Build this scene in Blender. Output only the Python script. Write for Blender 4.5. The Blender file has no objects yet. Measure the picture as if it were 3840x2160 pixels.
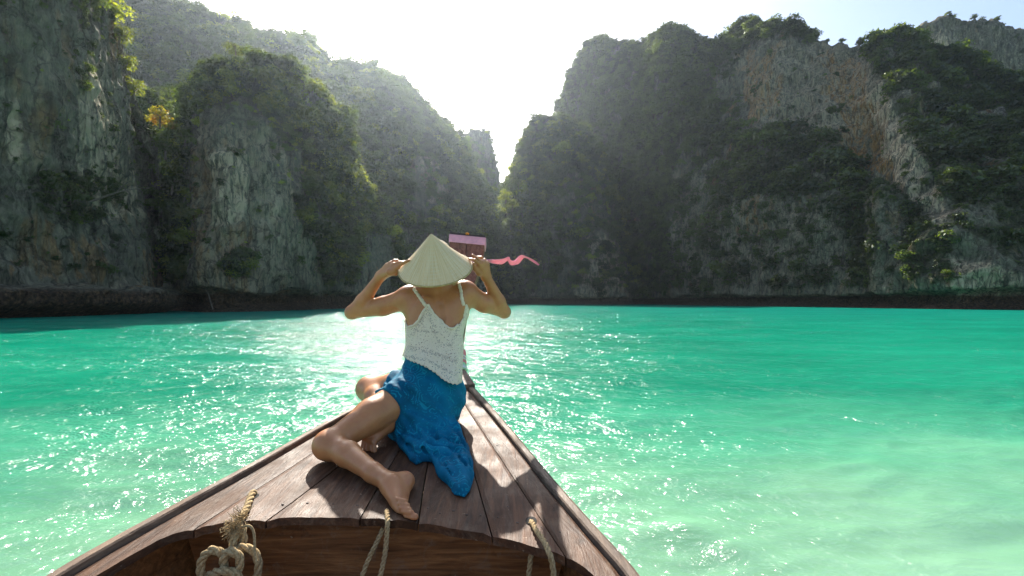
import bpy, math, random
import numpy as np
from mathutils import Vector, Matrix

# ------------------------------------------------------------------ camera, sky, sun, exposure
F = 1707.0            # focal length in units of the 3840-wide frame (16 mm full frame)
HZ = 1128.0           # horizon row
CZ = 1.6              # eye height above the water
scene = bpy.context.scene
C = scene.collection
cam_d = bpy.data.cameras.new('camera'); cam = bpy.data.objects.new('camera', cam_d); C.objects.link(cam)
cam.location = (0, 0, CZ); cam.rotation_euler = (math.pi/2, 0, 0)
cam_d.sensor_width = 36; cam_d.lens = 16.0; cam_d.shift_y = (HZ-1080)/3840
cam_d.clip_start = 0.05; cam_d.clip_end = 5000
scene.camera = cam

SUN = Vector((-0.19, 0.775, 0.61)).normalized()     # towards the sun
world = bpy.data.worlds.new('World'); scene.world = world; world.use_nodes = True
wn = world.node_tree.nodes; bgn = wn['Background']
sky = wn.new('ShaderNodeTexSky'); sky.sky_type = 'NISHITA'; sky.sun_disc = False
sky.sun_elevation = math.asin(SUN.z); sky.sun_rotation = math.atan2(SUN.x, SUN.y)
sky.altitude = 0; sky.air_density = 1.0; sky.dust_density = 2.0; sky.ozone_density = 1.0
world.node_tree.links.new(sky.outputs[0], bgn.inputs[0]); bgn.inputs[1].default_value = 0.10
sun_d = bpy.data.lights.new('sun', 'SUN'); sun_d.energy = 5.0; sun_d.angle = math.radians(0.6); sun_d.color = (1, 0.93, 0.82)
sun = bpy.data.objects.new('sun', sun_d); C.objects.link(sun); sun.rotation_euler = SUN.to_track_quat('Z', 'Y').to_euler()
vs = scene.view_settings; vs.view_transform = 'Standard'; vs.look = 'None'; vs.gamma = 1.0; vs.use_curve_mapping = False
vs.exposure = 1.3
cy = scene.cycles; cy.use_denoising = True; cy.max_bounces = 5; cy.diffuse_bounces = 2; cy.glossy_bounces = 2; cy.use_light_tree = False; cy.use_adaptive_sampling = True; cy.adaptive_threshold = .015
cy.transparent_max_bounces = 10; cy.transmission_bounces = 4; cy.volume_bounces = 0; cy.sample_clamp_indirect = 4; cy.sample_clamp_direct = 0.0
cy.caustics_reflective = False; cy.caustics_refractive = False

# ------------------------------------------------------------------ helpers
rng = np.random.RandomState(7); random.seed(7)
V3 = lambda *a: np.array(a, float)
def W(px, py, d):                       # frame point at distance d -> world
    return V3((px-1920)/F*d, d, CZ-(py-HZ)/F*d)
def proj(P):                            # world -> frame point
    y = np.maximum(P[..., 1], .05)
    return 1920+P[..., 0]/y*F, HZ-(P[..., 2]-CZ)/y*F
def tag(o, label=None, cat=None, group=None, kind=None):
    for k, v in (('label', label), ('category', cat), ('group', group), ('kind', kind)):
        if v: o[k] = v
    return o
def mesh_from(name, verts, faces, smooth=True):
    me = bpy.data.meshes.new(name)
    verts = np.asarray(verts, np.float32); faces = np.asarray(faces, np.int32)
    n, k = faces.shape
    me.vertices.add(len(verts)); me.vertices.foreach_set('co', verts.ravel())
    me.loops.add(n*k); me.loops.foreach_set('vertex_index', faces.ravel())
    me.polygons.add(n); me.polygons.foreach_set('loop_start', np.arange(0, n*k, k, dtype=np.int32))
    me.update(calc_edges=True)
    if smooth: me.polygons.foreach_set('use_smooth', np.ones(n, bool))
    me.validate()
    return me
def mesh_py(name, verts, faces, smooth=False):
    me = bpy.data.meshes.new(name); me.from_pydata([tuple(v) for v in verts], [], faces)
    if smooth: me.polygons.foreach_set('use_smooth', np.ones(len(me.polygons), bool))
    me.update(); return me
def obj(name, me, mt=None, parent=None):
    o = bpy.data.objects.new(name, me); C.objects.link(o)
    if mt is not None and me is not None and not me.materials: me.materials.append(mt)
    if parent is not None: o.parent = parent
    return o
def attr(me, name, arr):
    a = me.attributes.new(name, 'FLOAT', 'POINT'); a.data.foreach_set('value', np.asarray(arr, np.float32).ravel())
def fix_normals(me):
    import bmesh
    bm = bmesh.new(); bm.from_mesh(me); bmesh.ops.recalc_face_normals(bm, faces=bm.faces); bm.to_mesh(me); bm.free()

_perm = rng.permutation(256); _perm = np.concatenate([_perm, _perm, _perm])
_g = rng.normal(size=(256, 3)); _g /= np.linalg.norm(_g, axis=1)[:, None]; _g = _g.astype(np.float32)
def gn(P):                              # gradient noise, about -0.7 .. 0.7
    P = np.asarray(P, np.float32); i = np.floor(P).astype(np.int32); f = P-i; i &= 255
    u = f*f*f*(f*(f*6-15)+10)
    out = 0
    for dx in (0, 1):
        wx = u[:, 0] if dx else 1-u[:, 0]; a = _perm[i[:, 0]+dx]
        for dy in (0, 1):
            wy = u[:, 1] if dy else 1-u[:, 1]; b = _perm[a+i[:, 1]+dy]
            for dz in (0, 1):
                wz = u[:, 2] if dz else 1-u[:, 2]; g = _g[_perm[b+i[:, 2]+dz]]
                out = out+wx*wy*wz*(g[:, 0]*(f[:, 0]-dx)+g[:, 1]*(f[:, 1]-dy)+g[:, 2]*(f[:, 2]-dz))
    return out*1.5
def fbm(P, o=3):
    s = 0; a = 1.0
    for k in range(o): s = s+a*gn(P*2.03**k+k*17.3); a *= .5
    return s
def ridged(P, o=2):
    s = 0; a = 1.0
    for k in range(o): s = s+a*(1-2*np.abs(gn(P*2.1**k+k*9.1))); a *= .5
    return s
def sstep(a, b, x):
    t = np.clip((x-a)/(b-a), 0, 1); return t*t*(3-2*t)
def catmull(pts, n):
    pts = np.asarray(pts, float); m = len(pts)
    t = np.linspace(0, m-1, n); i = np.clip(np.floor(t).astype(int), 0, m-2); f = (t-i)[:, None]
    g = lambda k: pts[np.clip(k, 0, m-1)]
    p0, p1, p2, p3 = g(i-1), g(i), g(i+1), g(i+2)
    return .5*((2*p1)+(-p0+p2)*f+(2*p0-5*p1+4*p2-p3)*f*f+(-p0+3*p1-3*p2+p3)*f**3)
def resample(path, n):
    L = np.concatenate([[0], np.cumsum(np.linalg.norm(np.diff(path, axis=0), axis=1))])
    t = np.linspace(0, L[-1], n)
    return np.stack([np.interp(t, L, path[:, k]) for k in range(path.shape[1])], 1)
def frames(path):
    T = np.gradient(path, axis=0); T /= np.linalg.norm(T, axis=1)[:, None]+1e-9
    up = V3(0, 0, 1) if abs(T[0, 2]) < .9 else V3(1, 0, 0)
    N = np.zeros_like(T); N[0] = np.cross(T[0], up); N[0] /= np.linalg.norm(N[0])
    for k in range(1, len(T)):
        v = N[k-1]-T[k]*np.dot(N[k-1], T[k]); N[k] = v/(np.linalg.norm(v)+1e-9)
    return T, N, np.cross(T, N)
def tube(path, r, seg=8, cap=True):
    path = np.asarray(path, float); r = np.broadcast_to(r, (len(path),))
    T, N, B = frames(path); a = np.arange(seg)*2*math.pi/seg
    V = (path[:, None]+r[:, None, None]*(np.cos(a)[None, :, None]*N[:, None]+np.sin(a)[None, :, None]*B[:, None])).reshape(-1, 3)
    n = len(path); Fq = []
    for k in range(n-1):
        for s in range(seg): Fq.append((k*seg+s, k*seg+(s+1) % seg, (k+1)*seg+(s+1) % seg, (k+1)*seg+s))
    V = list(map(tuple, V)); Fs = list(Fq)
    if cap: Fs += [tuple(range(seg))[::-1], tuple((n-1)*seg+s for s in range(seg))]
    return V, Fs
def join_geo(parts):
    V = []; Fs = []
    for v, f in parts:
        o = len(V); V += list(map(tuple, v)); Fs += [tuple(i+o for i in q) for q in f]
    return V, Fs
def box_pts(P8):                        # 8 corners: bottom 0-3, top 4-7
    return P8, [(3, 2, 1, 0), (4, 5, 6, 7), (0, 1, 5, 4), (1, 2, 6, 5), (2, 3, 7, 6), (3, 0, 4, 7)]

# ------------------------------------------------------------------ materials
class Mat:
    def __init__(s, name):
        s.m = bpy.data.materials.new(name); s.m.use_nodes = True; s.t = s.m.node_tree; s.n = s.t.nodes
        s.b = s.n['Principled BSDF']; s.out = s.n['Material Output']
    def new(s, typ, ins=None, **kw):
        n = s.n.new(typ)
        for k, v in kw.items(): setattr(n, k, v)
        for k, v in (ins or {}).items():
            if isinstance(v, bpy.types.NodeSocket): s.t.links.new(v, n.inputs[k])
            else: n.inputs[k].default_value = v
        return n
    def link(s, a, b): s.t.links.new(a, b)
    def co(s, which='Object', scale=(1, 1, 1)):
        c = s.new('ShaderNodeTexCoord').outputs[which]
        return s.new('ShaderNodeMapping', {'Vector': c, 'Scale': scale}).outputs[0]
    def pos(s, scale=(1, 1, 1)):
        return s.new('ShaderNodeMapping', {'Vector': s.new('ShaderNodeNewGeometry').outputs['Position'], 'Scale': scale}).outputs[0]
    def noise(s, vec, scale=1, detail=3, rough=.55, dist=0):
        return s.new('ShaderNodeTexNoise', {'Vector': vec, 'Scale': scale, 'Detail': detail, 'Roughness': rough, 'Distortion': dist}).outputs['Fac']
    def voro(s, vec, scale=1, feature='F1', out='Distance'):
        return s.new('ShaderNodeTexVoronoi', {'Vector': vec, 'Scale': scale}, feature=feature).outputs[out]
    def ramp(s, fac, stops):
        r = s.new('ShaderNodeValToRGB', {'Fac': fac}); e = r.color_ramp.elements
        while len(e) > 1: e.remove(e[-1])
        for k, (p, c) in enumerate(stops):
            x = e[0] if k == 0 else e.new(p)
            x.position = p; c = (c, c, c) if not hasattr(c, '__len__') else c; x.color = (*c, 1)
        return r.outputs[0]
    def mix(s, fac, a, b, mode='MIX'):
        n = s.n.new('ShaderNodeMix'); n.data_type = 'RGBA'; n.blend_type = mode
        for k, v in ((0, fac), (6, a), (7, b)):
            if isinstance(v, bpy.types.NodeSocket): s.link(v, n.inputs[k])
            elif k == 0: n.inputs[0].default_value = v
            else: n.inputs[k].default_value = (*v, 1)
        return n.outputs[2]
    def math(s, op, a, b=0.0, c=0.0, clamp=False):
        n = s.n.new('ShaderNodeMath'); n.operation = op; n.use_clamp = clamp
        for k, v in enumerate((a, b, c)):
            if isinstance(v, bpy.types.NodeSocket): s.link(v, n.inputs[k])
            else: n.inputs[k].default_value = v
        return n.outputs[0]
    def attr(s, name): return s.new('ShaderNodeAttribute', attribute_name=name).outputs['Fac']
    def bump(s, h, strength=.3, dist=.02, normal=None):
        n = s.new('ShaderNodeBump', {'Height': h, 'Strength': strength, 'Distance': dist})
        if normal: s.link(normal, n.inputs['Normal'])
        return n.outputs[0]
    def set(s, **kw):
        names = dict(color='Base Color', rough='Roughness', spec='Specular IOR Level', normal='Normal', metal='Metallic', sss='Subsurface Weight', ior='IOR', alpha='Alpha', sheen='Sheen Weight', coat='Coat Weight')
        for k, v in kw.items():
            i = s.b.inputs[names[k]]
            if isinstance(v, bpy.types.NodeSocket): s.link(v, i)
            else: i.default_value = (*v, 1) if hasattr(v, '__len__') else v
        return s
# ------------------------------------------------------------------ materials of the setting
def mat_rock():
    m = Mat('limestone'); p = m.pos((1, 1, .28)); q = m.pos((1, 1, 1))
    big = m.noise(p, .10, 4, .6); st = m.noise(m.pos((1, 1, .42)), .62, 6, .68, 1.1); fine = m.noise(m.pos((1, 1, .5)), 2.6, 5, .7, .6)
    base = m.ramp(st, [(.30, (.035, .040, .036)), (.44, (.105, .112, .098)), (.56, (.19, .195, .17)), (.70, (.36, .35, .29))])
    base = m.mix(m.ramp(big, [(.42, 0), (.62, 1)]), base, m.ramp(fine, [(.3, (.055, .065, .052)), (.6, (.17, .175, .145)), (.75, (.30, .28, .22))]))
    tan = m.ramp(fine, [(.3, (.13, .075, .028)), (.6, (.33, .19, .072)), (.8, (.46, .34, .18))])
    stain = m.math('MULTIPLY', m.attr('stain'), m.ramp(m.noise(m.pos((1, 1, .11)), .95, 5, .65, .5), [(.40, 0), (.55, .9)]))
    rnd = m.math('MULTIPLY', m.ramp(m.noise(p, .23, 3, .6), [(.60, 0), (.72, .6)]), 1.0)
    base = m.mix(m.math('MAXIMUM', stain, rnd), base, tan)
    pale = m.math('MULTIPLY', m.attr('pale'), m.ramp(m.noise(m.pos((1, 1, .16)), 1.3, 6, .72, .8), [(.44, 0), (.53, 1)]))
    base = m.mix(pale, base, (.44, .395, .325))
    streak = m.ramp(m.noise(m.pos((1, 1, .10)), 1.0, 5, .68, .9), [(.36, .45), (.50, 1)])
    base = m.mix(1.0, base, streak, 'MULTIPLY')
    wet = m.ramp(m.math('ADD', m.new('ShaderNodeSeparateXYZ', {0: q}).outputs[2], m.math('MULTIPLY', m.noise(q, .8, 3), 1.2)), [(0, .25), (.02, .25)])
    z = m.new('ShaderNodeSeparateXYZ', {0: q}).outputs[2]
    tide = m.new('ShaderNodeMapRange', {0: m.math('ADD', z, m.math('MULTIPLY', m.noise(q, .7, 3), 1.0)), 1: 2.9, 2: 3.5}).outputs[0]
    base = m.mix(tide, m.ramp(m.noise(q, 3.0, 4), [(.32, (.018, .015, .012)), (.55, (.065, .046, .032)), (.75, (.16, .11, .075))]), base)
    base = m.mix(m.math('MULTIPLY', m.attr('moss'), m.ramp(m.noise(q, .9, 4, .65), [(.30, 1), (.62, .45)])), base, m.ramp(fine, [(.3, (.012, .020, .007)), (.7, (.040, .058, .018))]))
    h = m.math('ADD', m.math('MULTIPLY', m.noise(m.pos((1, 1, .35)), 1.6, 6, .65, .3), 1.0), m.math('MULTIPLY', m.voro(m.pos((1, 1, .5)), 1.3, 'DISTANCE_TO_EDGE'), .5))
    crk = m.ramp(m.new('ShaderNodeTexVoronoi', {'Vector': m.new('ShaderNodeVectorMath', {0: m.pos((1, 1, .45)), 1: m.new('ShaderNodeVectorMath', {0: m.new('ShaderNodeTexNoise', {'Vector': q, 'Scale': .5, 'Detail': 5.0}).outputs['Color'], 'Scale': 3.2}, operation='SCALE').outputs[0]}, operation='ADD').outputs[0], 'Scale': .42}, feature='DISTANCE_TO_EDGE').outputs[0], [(0, 0), (.06, 1)])
    h = m.math('ADD', h, m.math('MULTIPLY', crk, .22)); base = m.mix(1.0, base, m.mix(crk, (.80, .72, .60), (1.42, 1.28, 1.02)), 'MULTIPLY')
    m.set(color=base, rough=.9, spec=.2, normal=m.bump(h, 1.0, 1.3))
    return m.m
def mat_leaf(name, a, b, tint, warm=None):
    m = Mat(name); m.n.remove(m.b)
    r = m.new('ShaderNodeObjectInfo').outputs['Random']
    big = m.noise(m.pos(), .09, 3, .6); lf = m.noise(m.pos(), 2.2, 2)
    c = m.mix(m.math('ADD', m.math('MULTIPLY', r, .6), m.math('MULTIPLY', big, .5)), a, b)
    c = m.mix(m.ramp(lf, [(.35, 0), (.7, .6)]), c, tint)
    c = m.mix(1.0, c, m.ramp(r, [(0, .50), (.5, .85), (1, 1.25)]), 'MULTIPLY')
    if warm:
        c = m.mix(m.ramp(m.noise(m.pos(), .8, 2), [(.50, 0), (.66, .8)]), c, warm)
    d = m.new('ShaderNodeBsdfDiffuse', {'Color': c})
    tc = m.mix(1.0, c, (4.6, 3.9, .8), 'MULTIPLY')
    t = m.new('ShaderNodeBsdfTranslucent', {'Color': tc})
    g = m.new('ShaderNodeBsdfGlossy', {'Color': (.8, .85, .8, 1), 'Roughness': .45})
    s = m.new('ShaderNodeMixShader', {0: .5, 1: d.outputs[0], 2: t.outputs[0]})
    s2 = m.new('ShaderNodeMixShader', {0: .05, 1: s.outputs[0], 2: g.outputs[0]})
    m.link(s2.outputs[0], m.out.inputs[0]); return m.m
def mat_bark():
    m = Mat('bark'); n = m.noise(m.co('Object', (6, 6, 1.5)), 2, 4)
    m.set(color=m.ramp(n, [(.3, (.06, .045, .03)), (.7, (.22, .18, .13))]), rough=.9, normal=m.bump(n, .5, .05)); return m.m
def mat_water():
    m = Mat('sea_water')
    P = m.new('ShaderNodeNewGeometry').outputs['Position']
    # real shoaling of the lagoon: a pale sand bar under the boat, deeper emerald water beyond
    sep = m.new('ShaderNodeSeparateXYZ', {0: P})
    yy = m.math('ADD', sep.outputs[1], m.math('MULTIPLY', sep.outputs[0], -.02))
    yy = m.math('ADD', yy, m.math('MULTIPLY', m.math('SUBTRACT', m.noise(P, .12, 3, .6), .5), 9.0))
    yy = m.math('ADD', yy, m.math('MULTIPLY', m.math('SUBTRACT', m.noise(P, .9, 3, .6), .5), 1.6))
    t = m.math('DIVIDE', yy, 60.0)
    col = m.ramp(t, [(0.0, (.20, .355, .235)), (.05, (.14, .32, .195)), (.09, (.045, .25, .145)), (.14, (.006, .185, .106)), (.35, (.002, .165, .099)), (1.0, (.002, .15, .106))])
    dep = m.ramp(m.noise(m.pos((.5, 1, 1)), .22, 3, .6), [(.35, .78), (.65, 1.05)])
    col = m.mix(1.0, col, dep, 'MULTIPLY')
    w0 = m.noise(m.pos((.45, 1, 1)), .55, 3, .55, .5); w1 = m.noise(m.pos((.55, 1, 1)), 2.2, 4, .62, .4)
    w2 = m.noise(m.pos((.7, 1, 1)), 9.0, 4, .6, .3)
    w3 = m.noise(m.pos((.8, 1, 1)), 30.0, 2, .6)
    gust = m.ramp(m.noise(m.pos((.35, 1, 1)), .55, 3, .6, .6), [(.36, .35), (.64, 1.0)]); n = m.bump(w0, .7, .30); n = m.bump(w1, gust, .27, n); n = m.bump(w2, gust, .07, n); n = m.bump(w3, .3, .008, n)
    # body colour scattered up from inside the water: hardly shaded by the ripples; the surface itself mirrors sky, sun and cliffs
    m.n.remove(m.b)
    nd = m.bump(w1, .22, .10)
    body_ = m.new('ShaderNodeBsdfDiffuse', {'Color': col, 'Normal': nd})
    gl = m.new('ShaderNodeBsdfGlossy', {'Color': (1, 1, 1, 1), 'Roughness': .13, 'Normal': n})
    fr = m.new('ShaderNodeFresnel', {'IOR': 1.33, 'Normal': n})
    mx = m.new('ShaderNodeMixShader', {0: m.math('MINIMUM', m.math('MULTIPLY', fr.outputs[0], .33), .095), 1: body_.outputs[0], 2: gl.outputs[0]})
    m.link(mx.outputs[0], m.out.inputs[0])
    return m.m
M_ROCK = mat_rock(); M_BARK = mat_bark(); M_WATER = mat_water()
M_LEAF = mat_leaf('jungle_leaves', (.014, .032, .009), (.034, .060, .014), (.055, .080, .018))
M_LEAFY = mat_leaf('sunlit_leaves', (.06, .10, .018), (.10, .14, .025), (.16, .19, .04))  # brighter, yellower copy of the leaf colour, standing in for sunlit foliage
M_LEAFR = mat_leaf('turning_leaves', (.07, .095, .02), (.12, .13, .03), (.17, .16, .04), (.17, .080, .022))

# ------------------------------------------------------------------ water
def wave(P):
    x, y = P[:, 0], P[:, 1]; r = np.sqrt(x*x+y*y)
    Q = np.stack([x*.45+y*.10, y*.85-x*.10, np.zeros_like(x)], 1)
    h = .050*gn(Q*.75)+.030*gn(Q*1.9+5)+.014*(1-2*np.abs(gn(Q*3.3+9)))+.008*gn(Q*7+3)
    # wake trailing off both sides of the bow
    for sx, c in ((-1, -.4), (1, -.4)):
        s = (x-c)*sx; along = 3.2-y
        h = h+.035*np.exp(-((s-.45-.75*np.maximum(along+1.5, 0))/.28)**2)*sstep(-2.2, 0, along)*sstep(9, 4, along)*(1+.8*gn(Q*4+2))
    return h*sstep(200, 40, r)
rad = np.concatenate([np.linspace(.02, 1.4, 10), 1.4*(620/1.4)**(np.linspace(0, 1, 470)[1:]**1.0)])
ang = np.radians(np.concatenate([np.linspace(-64, 64, 640), np.linspace(64, 296, 120)[1:-1]]))
R_, A_ = np.meshgrid(rad, ang, indexing='ij')
X = R_*np.sin(A_); Y = R_*np.cos(A_); P = np.stack([X.ravel(), Y.ravel(), np.zeros(X.size)], 1)
P[:, 2] = wave(P)
nr, na = R_.shape; I = np.arange(nr*na).reshape(nr, na); J = np.roll(I, -1, 1)
Fq = np.stack([I[:-1], J[:-1], J[1:], I[1:]], -1).reshape(-1, 4)[:, ::-1]
water = obj('water', mesh_from('water', P, Fq), M_WATER)
tag(water, 'emerald lagoon water, milky green round the boat, glittering under the sun', 'water', kind='structure')

# ------------------------------------------------------------------ cliffs
OV = 3840/2576.0
def inpoly(px, py, poly):
    px = px/OV; py = py/OV; ins = np.zeros(px.shape, bool); n = len(poly)
    for i in range(n):
        x1, y1 = poly[i]; x2, y2 = poly[(i+1) % n]
        c = ((y1 > py) != (y2 > py)) & (px < (x2-x1)*(py-y1)/((y2-y1) or 1e-9)+x1); ins ^= c
    return ins
CL = {}
def cliff(name, cols, nu, nv, label, p=1.8, amp=1.0, back=25, bumps=(), rockpoly=(), vegpoly=(), base_veg=.8, rock_veg=.06, vegd=.9, stw=1.0, mixpoly=(), pale5=(), stain=(), pale=(), sc=1.0, notch=True, nb=14, fl=1.0):
    a = np.array(cols, float)
    B = np.stack([(a[:, 0]-1920)/F*a[:, 1], a[:, 1]], 1)
    T = np.stack([(a[:, 2]-1920)/F*a[:, 4], a[:, 4], CZ-(a[:, 3]-HZ)/F*a[:, 4]], 1)
    cu = catmull(np.hstack([B, T]), 600); cu = resample(cu, nu)
    B, T = cu[:, :2], cu[:, 2:]
    v = np.linspace(0, 1, nv)[None, :, None]
    z = -1.5+(T[:, None, 2:3]+1.5)*v
    xy = B[:, None]+(T[:, None, :2]-B[:, None])*v**p
    G = np.concatenate([xy, z], 2)
    tan = np.gradient(B, axis=0); nrm = np.stack([-tan[:, 1], tan[:, 0]], 1); nrm /= np.linalg.norm(nrm, axis=1)[:, None]
    if np.mean(nrm[:, 1]) < 0: nrm = -nrm          # inward, away from the water
    k = (np.arange(1, nb+1)/nb)[None, :, None]
    rd = T[:, :2]/np.linalg.norm(T[:, :2], axis=1)[:, None]; inn = nrm[:, None, :]*.35+rd[:, None, :]*.8
    Gb = np.concatenate([T[:, None, :2]+inn*k*back, T[:, None, 2:3]-(k**1.6)*back*.9], 2)
    G = np.concatenate([G, Gb], 1); n2 = nv+nb
    du = np.gradient(G, axis=0); dv = np.gradient(G, axis=1); N = np.cross(du, dv); N /= np.linalg.norm(N, axis=2)[:, :, None]+1e-9
    if np.mean(N[:, :nv, 1]) > 0: N = -N
    Pf = G.reshape(-1, 3); Nf = N.reshape(-1, 3)
    S = sc
    d = 2.6*gn(Pf/np.array([15, 15, 42])/S)+1.5*fl*ridged(Pf/np.array([6.5, 6.5, 26])/S+3)+.75*fl*ridged(Pf/np.array([2.6, 2.6, 8.5])/S+31, 2)
    d = d+.50*fbm(Pf/np.array([1.2, 1.2, 2.0])/S+7, 3)+.6*gn(Pf/np.array([5, 5, 3.0])/S+50)+.55*np.clip(gn(Pf/np.array([2.2, 2.2, 3.2])/S+90)*4, -1, 1)*.5
    d = (d-.8)*amp*S
    px, py = proj(Pf)
    for bx, by, rx, ry, am in bumps:
        bx, by, rx, ry = bx*OV, by*OV, rx*OV, ry*OV
        w = gn(Pf/3.0/S+bx)*.35
        d = d+am*np.exp(-(((px-bx)/rx)**2+((py-by)/ry)**2)*(1+w))
    zz = Pf[:, 2]
    d = d*(.35+.65*sstep(0, 6, zz))
    Q = Pf+Nf*d[:, None]
    if notch:
        ln = 3.0+1.0*gn(Pf/np.array([6, 6, 1e9])+4)+.5*np.abs(gn(Pf/np.array([1.1, 1.1, 1e9])+14))
        ins = (3.0+1.2*gn(Pf/np.array([8, 8, 1e9])))*sstep(ln+.25, ln-.7, zz)*sstep(-.7, 1.5, zz)
        hn = np.repeat(nrm, n2, 0)
        Q[:, :2] += hn*ins[:, None]
    I = np.arange(nu*n2).reshape(nu, n2)
    Fq = np.stack([I[:-1, :-1], I[1:, :-1], I[1:, 1:], I[:-1, 1:]], -1).reshape(-1, 4)
    # face the water side
    c = Q[Fq[len(Fq)//3]]; fn = np.cross(c[1]-c[0], c[2]-c[0])
    if fn[1] > 0: Fq = Fq[:, ::-1]
    me = mesh_from(name, Q, Fq)
    px, py = proj(Q)
    st = np.zeros(len(Q)); pl = np.zeros(len(Q))
    Qs = Q/np.array([1, 1, 3.5])/S; jx = (30*gn(Qs/4)+16*gn(Qs/1.6+5)+8*gn(Qs/.7))*OV; jy = (34*gn(Qs/4+60)+24*gn(Qs/1.3+25))*OV
    for po in stain:
        for q in range(4): st[inpoly(px+jx*(.6+.3*q), py+jy*(.6+.3*q), po)] += .25
    for po in pale:
        for q in range(4): pl[inpoly(px+jx*(.6+.3*q), py+jy*(.6+.3*q), po)] += .25
    for po in pale5:
        for q in range(4): pl[inpoly(px+jx*(.6+.3*q), py+jy*(.6+.3*q), po)] += .10
    pl = np.minimum(pl, 1)
    attr(me, 'stain', st*stw); attr(me, 'pale', pl)
    o = obj('cliff', me, M_ROCK); tag(o, label, 'cliff', kind='structure')
    # places for plants
    fc = Q[Fq].mean(1); e1 = Q[Fq[:, 2]]-Q[Fq[:, 0]]; e2 = Q[Fq[:, 3]]-Q[Fq[:, 1]]; cr = np.cross(e1, e2); ar = np.linalg.norm(cr, axis=1)*.5
    nn = cr/(np.linalg.norm(cr, axis=1)[:, None]+1e-9)
    fx, fy = proj(fc)
    jit = 14*gn(fc/4.0)+10*gn(fc/1.5); jit2 = 14*gn(fc/4.0+40)+10*gn(fc/1.5+9)
    den = np.full(len(fc), base_veg)
    for po in rockpoly: den[inpoly(fx+jit*OV, fy+jit2*OV, po)] = rock_veg
    for po in mixpoly: den[inpoly(fx+jit*OV*1.6, fy+jit2*OV*1.6, po)] = .22
    for po in vegpoly: den[inpoly(fx+jit*OV, fy+jit2*OV, po)] = vegd
    den = den*np.where(den < .5, 1, .15+.85*sstep(-.5, -.1, gn(fc/np.array([7., 7., 10.])+77)))
    den = den+np.clip(nn[:, 2]-.45, 0, 1)*.5*(den > .02)
    den[fc[:, 2] < 5.0] = 0
    mo = np.zeros(len(Q)); mc = np.zeros(len(Q))
    for q in range(4): np.add.at(mo, Fq[:, q], np.clip(den*1.25-.15, 0, 1)); np.add.at(mc, Fq[:, q], 1)
    attr(me, 'moss', mo/np.maximum(mc, 1))
    CL[name] = dict(Q=Q, px=px, py=py, fc=fc, nn=nn, ar=ar, den=den, fx=fx, fy=fy)
    return o
cliff('left', [(-900, 30, -950, -900, 33), (-500, 34, -500, -900, 37), (-200, 38, -200, -800, 41), (0, 42, 0, -700, 45), (200, 46, 195, -480, 50),
      (340, 50, 310, -250, 54), (440, 53.5, 370, -60, 58), (520, 57, 425, 180, 61), (575, 60.5, 480, 400, 65), (605, 65, 535, 640, 69), (615, 73, 580, 850, 77)],
      380, 420, 'grey limestone cliff on the left, nearest to the boat, undercut at the water', p=1.2, amp=.70, back=14, sc=.62,
      bumps=[(60, 620, 90, 60, .9), (300, 640, 70, 50, -.8), (330, 480, 50, 120, .8), (110, 330, 40, 120, -.7)],
      base_veg=.045, vegd=.28, stw=.55, vegpoly=[[(60, 455), (200, 430), (330, 460), (300, 520), (190, 560), (90, 540)], [(150, -60), (245, -60), (250, 60), (200, 70)], [(180, 170), (230, 180), (200, 235)],
      [(190, 660), (280, 660), (270, 700), (200, 695)]],
      stain=[[(40, 560), (140, 560), (140, 690), (20, 680)], [(180, 610), (260, 610), (260, 700), (180, 700)], [(350, 640), (400, 640), (400, 720), (350, 720)]],
      pale=[[(20, 250), (60, 250), (60, 420), (20, 420)], [(180, 180), (260, 180), (340, 480), (330, 560), (230, 560)]])
cliff('gully', [(470, 80, 420, 260, 104), (560, 76, 500, 330, 98), (640, 74, 590, 385, 94), (710, 75, 680, 420, 92), (790, 80, 790, 400, 96), (860, 86, 900, 330, 104)],
      110, 160, 'overgrown gully between the two left cliffs', p=1.3, amp=.45, back=30, sc=.7, base_veg=1.0)
cliff('pillar', [(655, 74, 690, 580.0, 86), (690, 67, 722, 460.0, 80), (745, 64, 765, 370.0, 77), (820, 64, 845, 280.0, 76), (920, 66, 950, 253.0, 78), (1020, 70, 1065, 280.0, 81), (1100, 75, 1165, 360.0, 86),
      (1180, 82, 1245, 440.0, 93), (1260, 90, 1310, 590.0, 101), (1340, 98, 1370, 720.0, 109), (1420, 108, 1435, 820.0, 118), (1480, 120, 1495, 970.0, 130), (1515, 136, 1525, 1040.0, 142)],
      330, 330, 'jungle-topped limestone buttress left of the woman, second cliff from the left', p=1.9, amp=.72, back=22, sc=.8,
      bumps=[(515, 480, 17, 70, -4.5), (560, 400, 40, 100, 1.2), (700, 560, 40, 120, 1.0)],
      rockpoly=[[(480, 290), (560, 262), (660, 275), (700, 340), (740, 440), (800, 520), (840, 600), (880, 690), (900, 760), (470, 760)], [(900, 590), (990, 590), (990, 760), (900, 760)]],
      rock_veg=.022, stw=.6, pale5=[[(490, 300), (690, 320), (790, 540), (860, 720), (500, 720)]], vegpoly=[[(560, 640), (640, 650), (620, 720), (560, 700)], [(730, 500), (800, 520), (900, 720), (830, 720)]],
      pale=[[(540, 380), (600, 360), (640, 430), (600, 520), (560, 560)], [(700, 400), (730, 400), (760, 560), (720, 560)]], stain=[[(490, 380), (540, 380), (530, 700), (490, 700)], [(560, 560), (620, 560), (620, 740), (560, 740)]])
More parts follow.
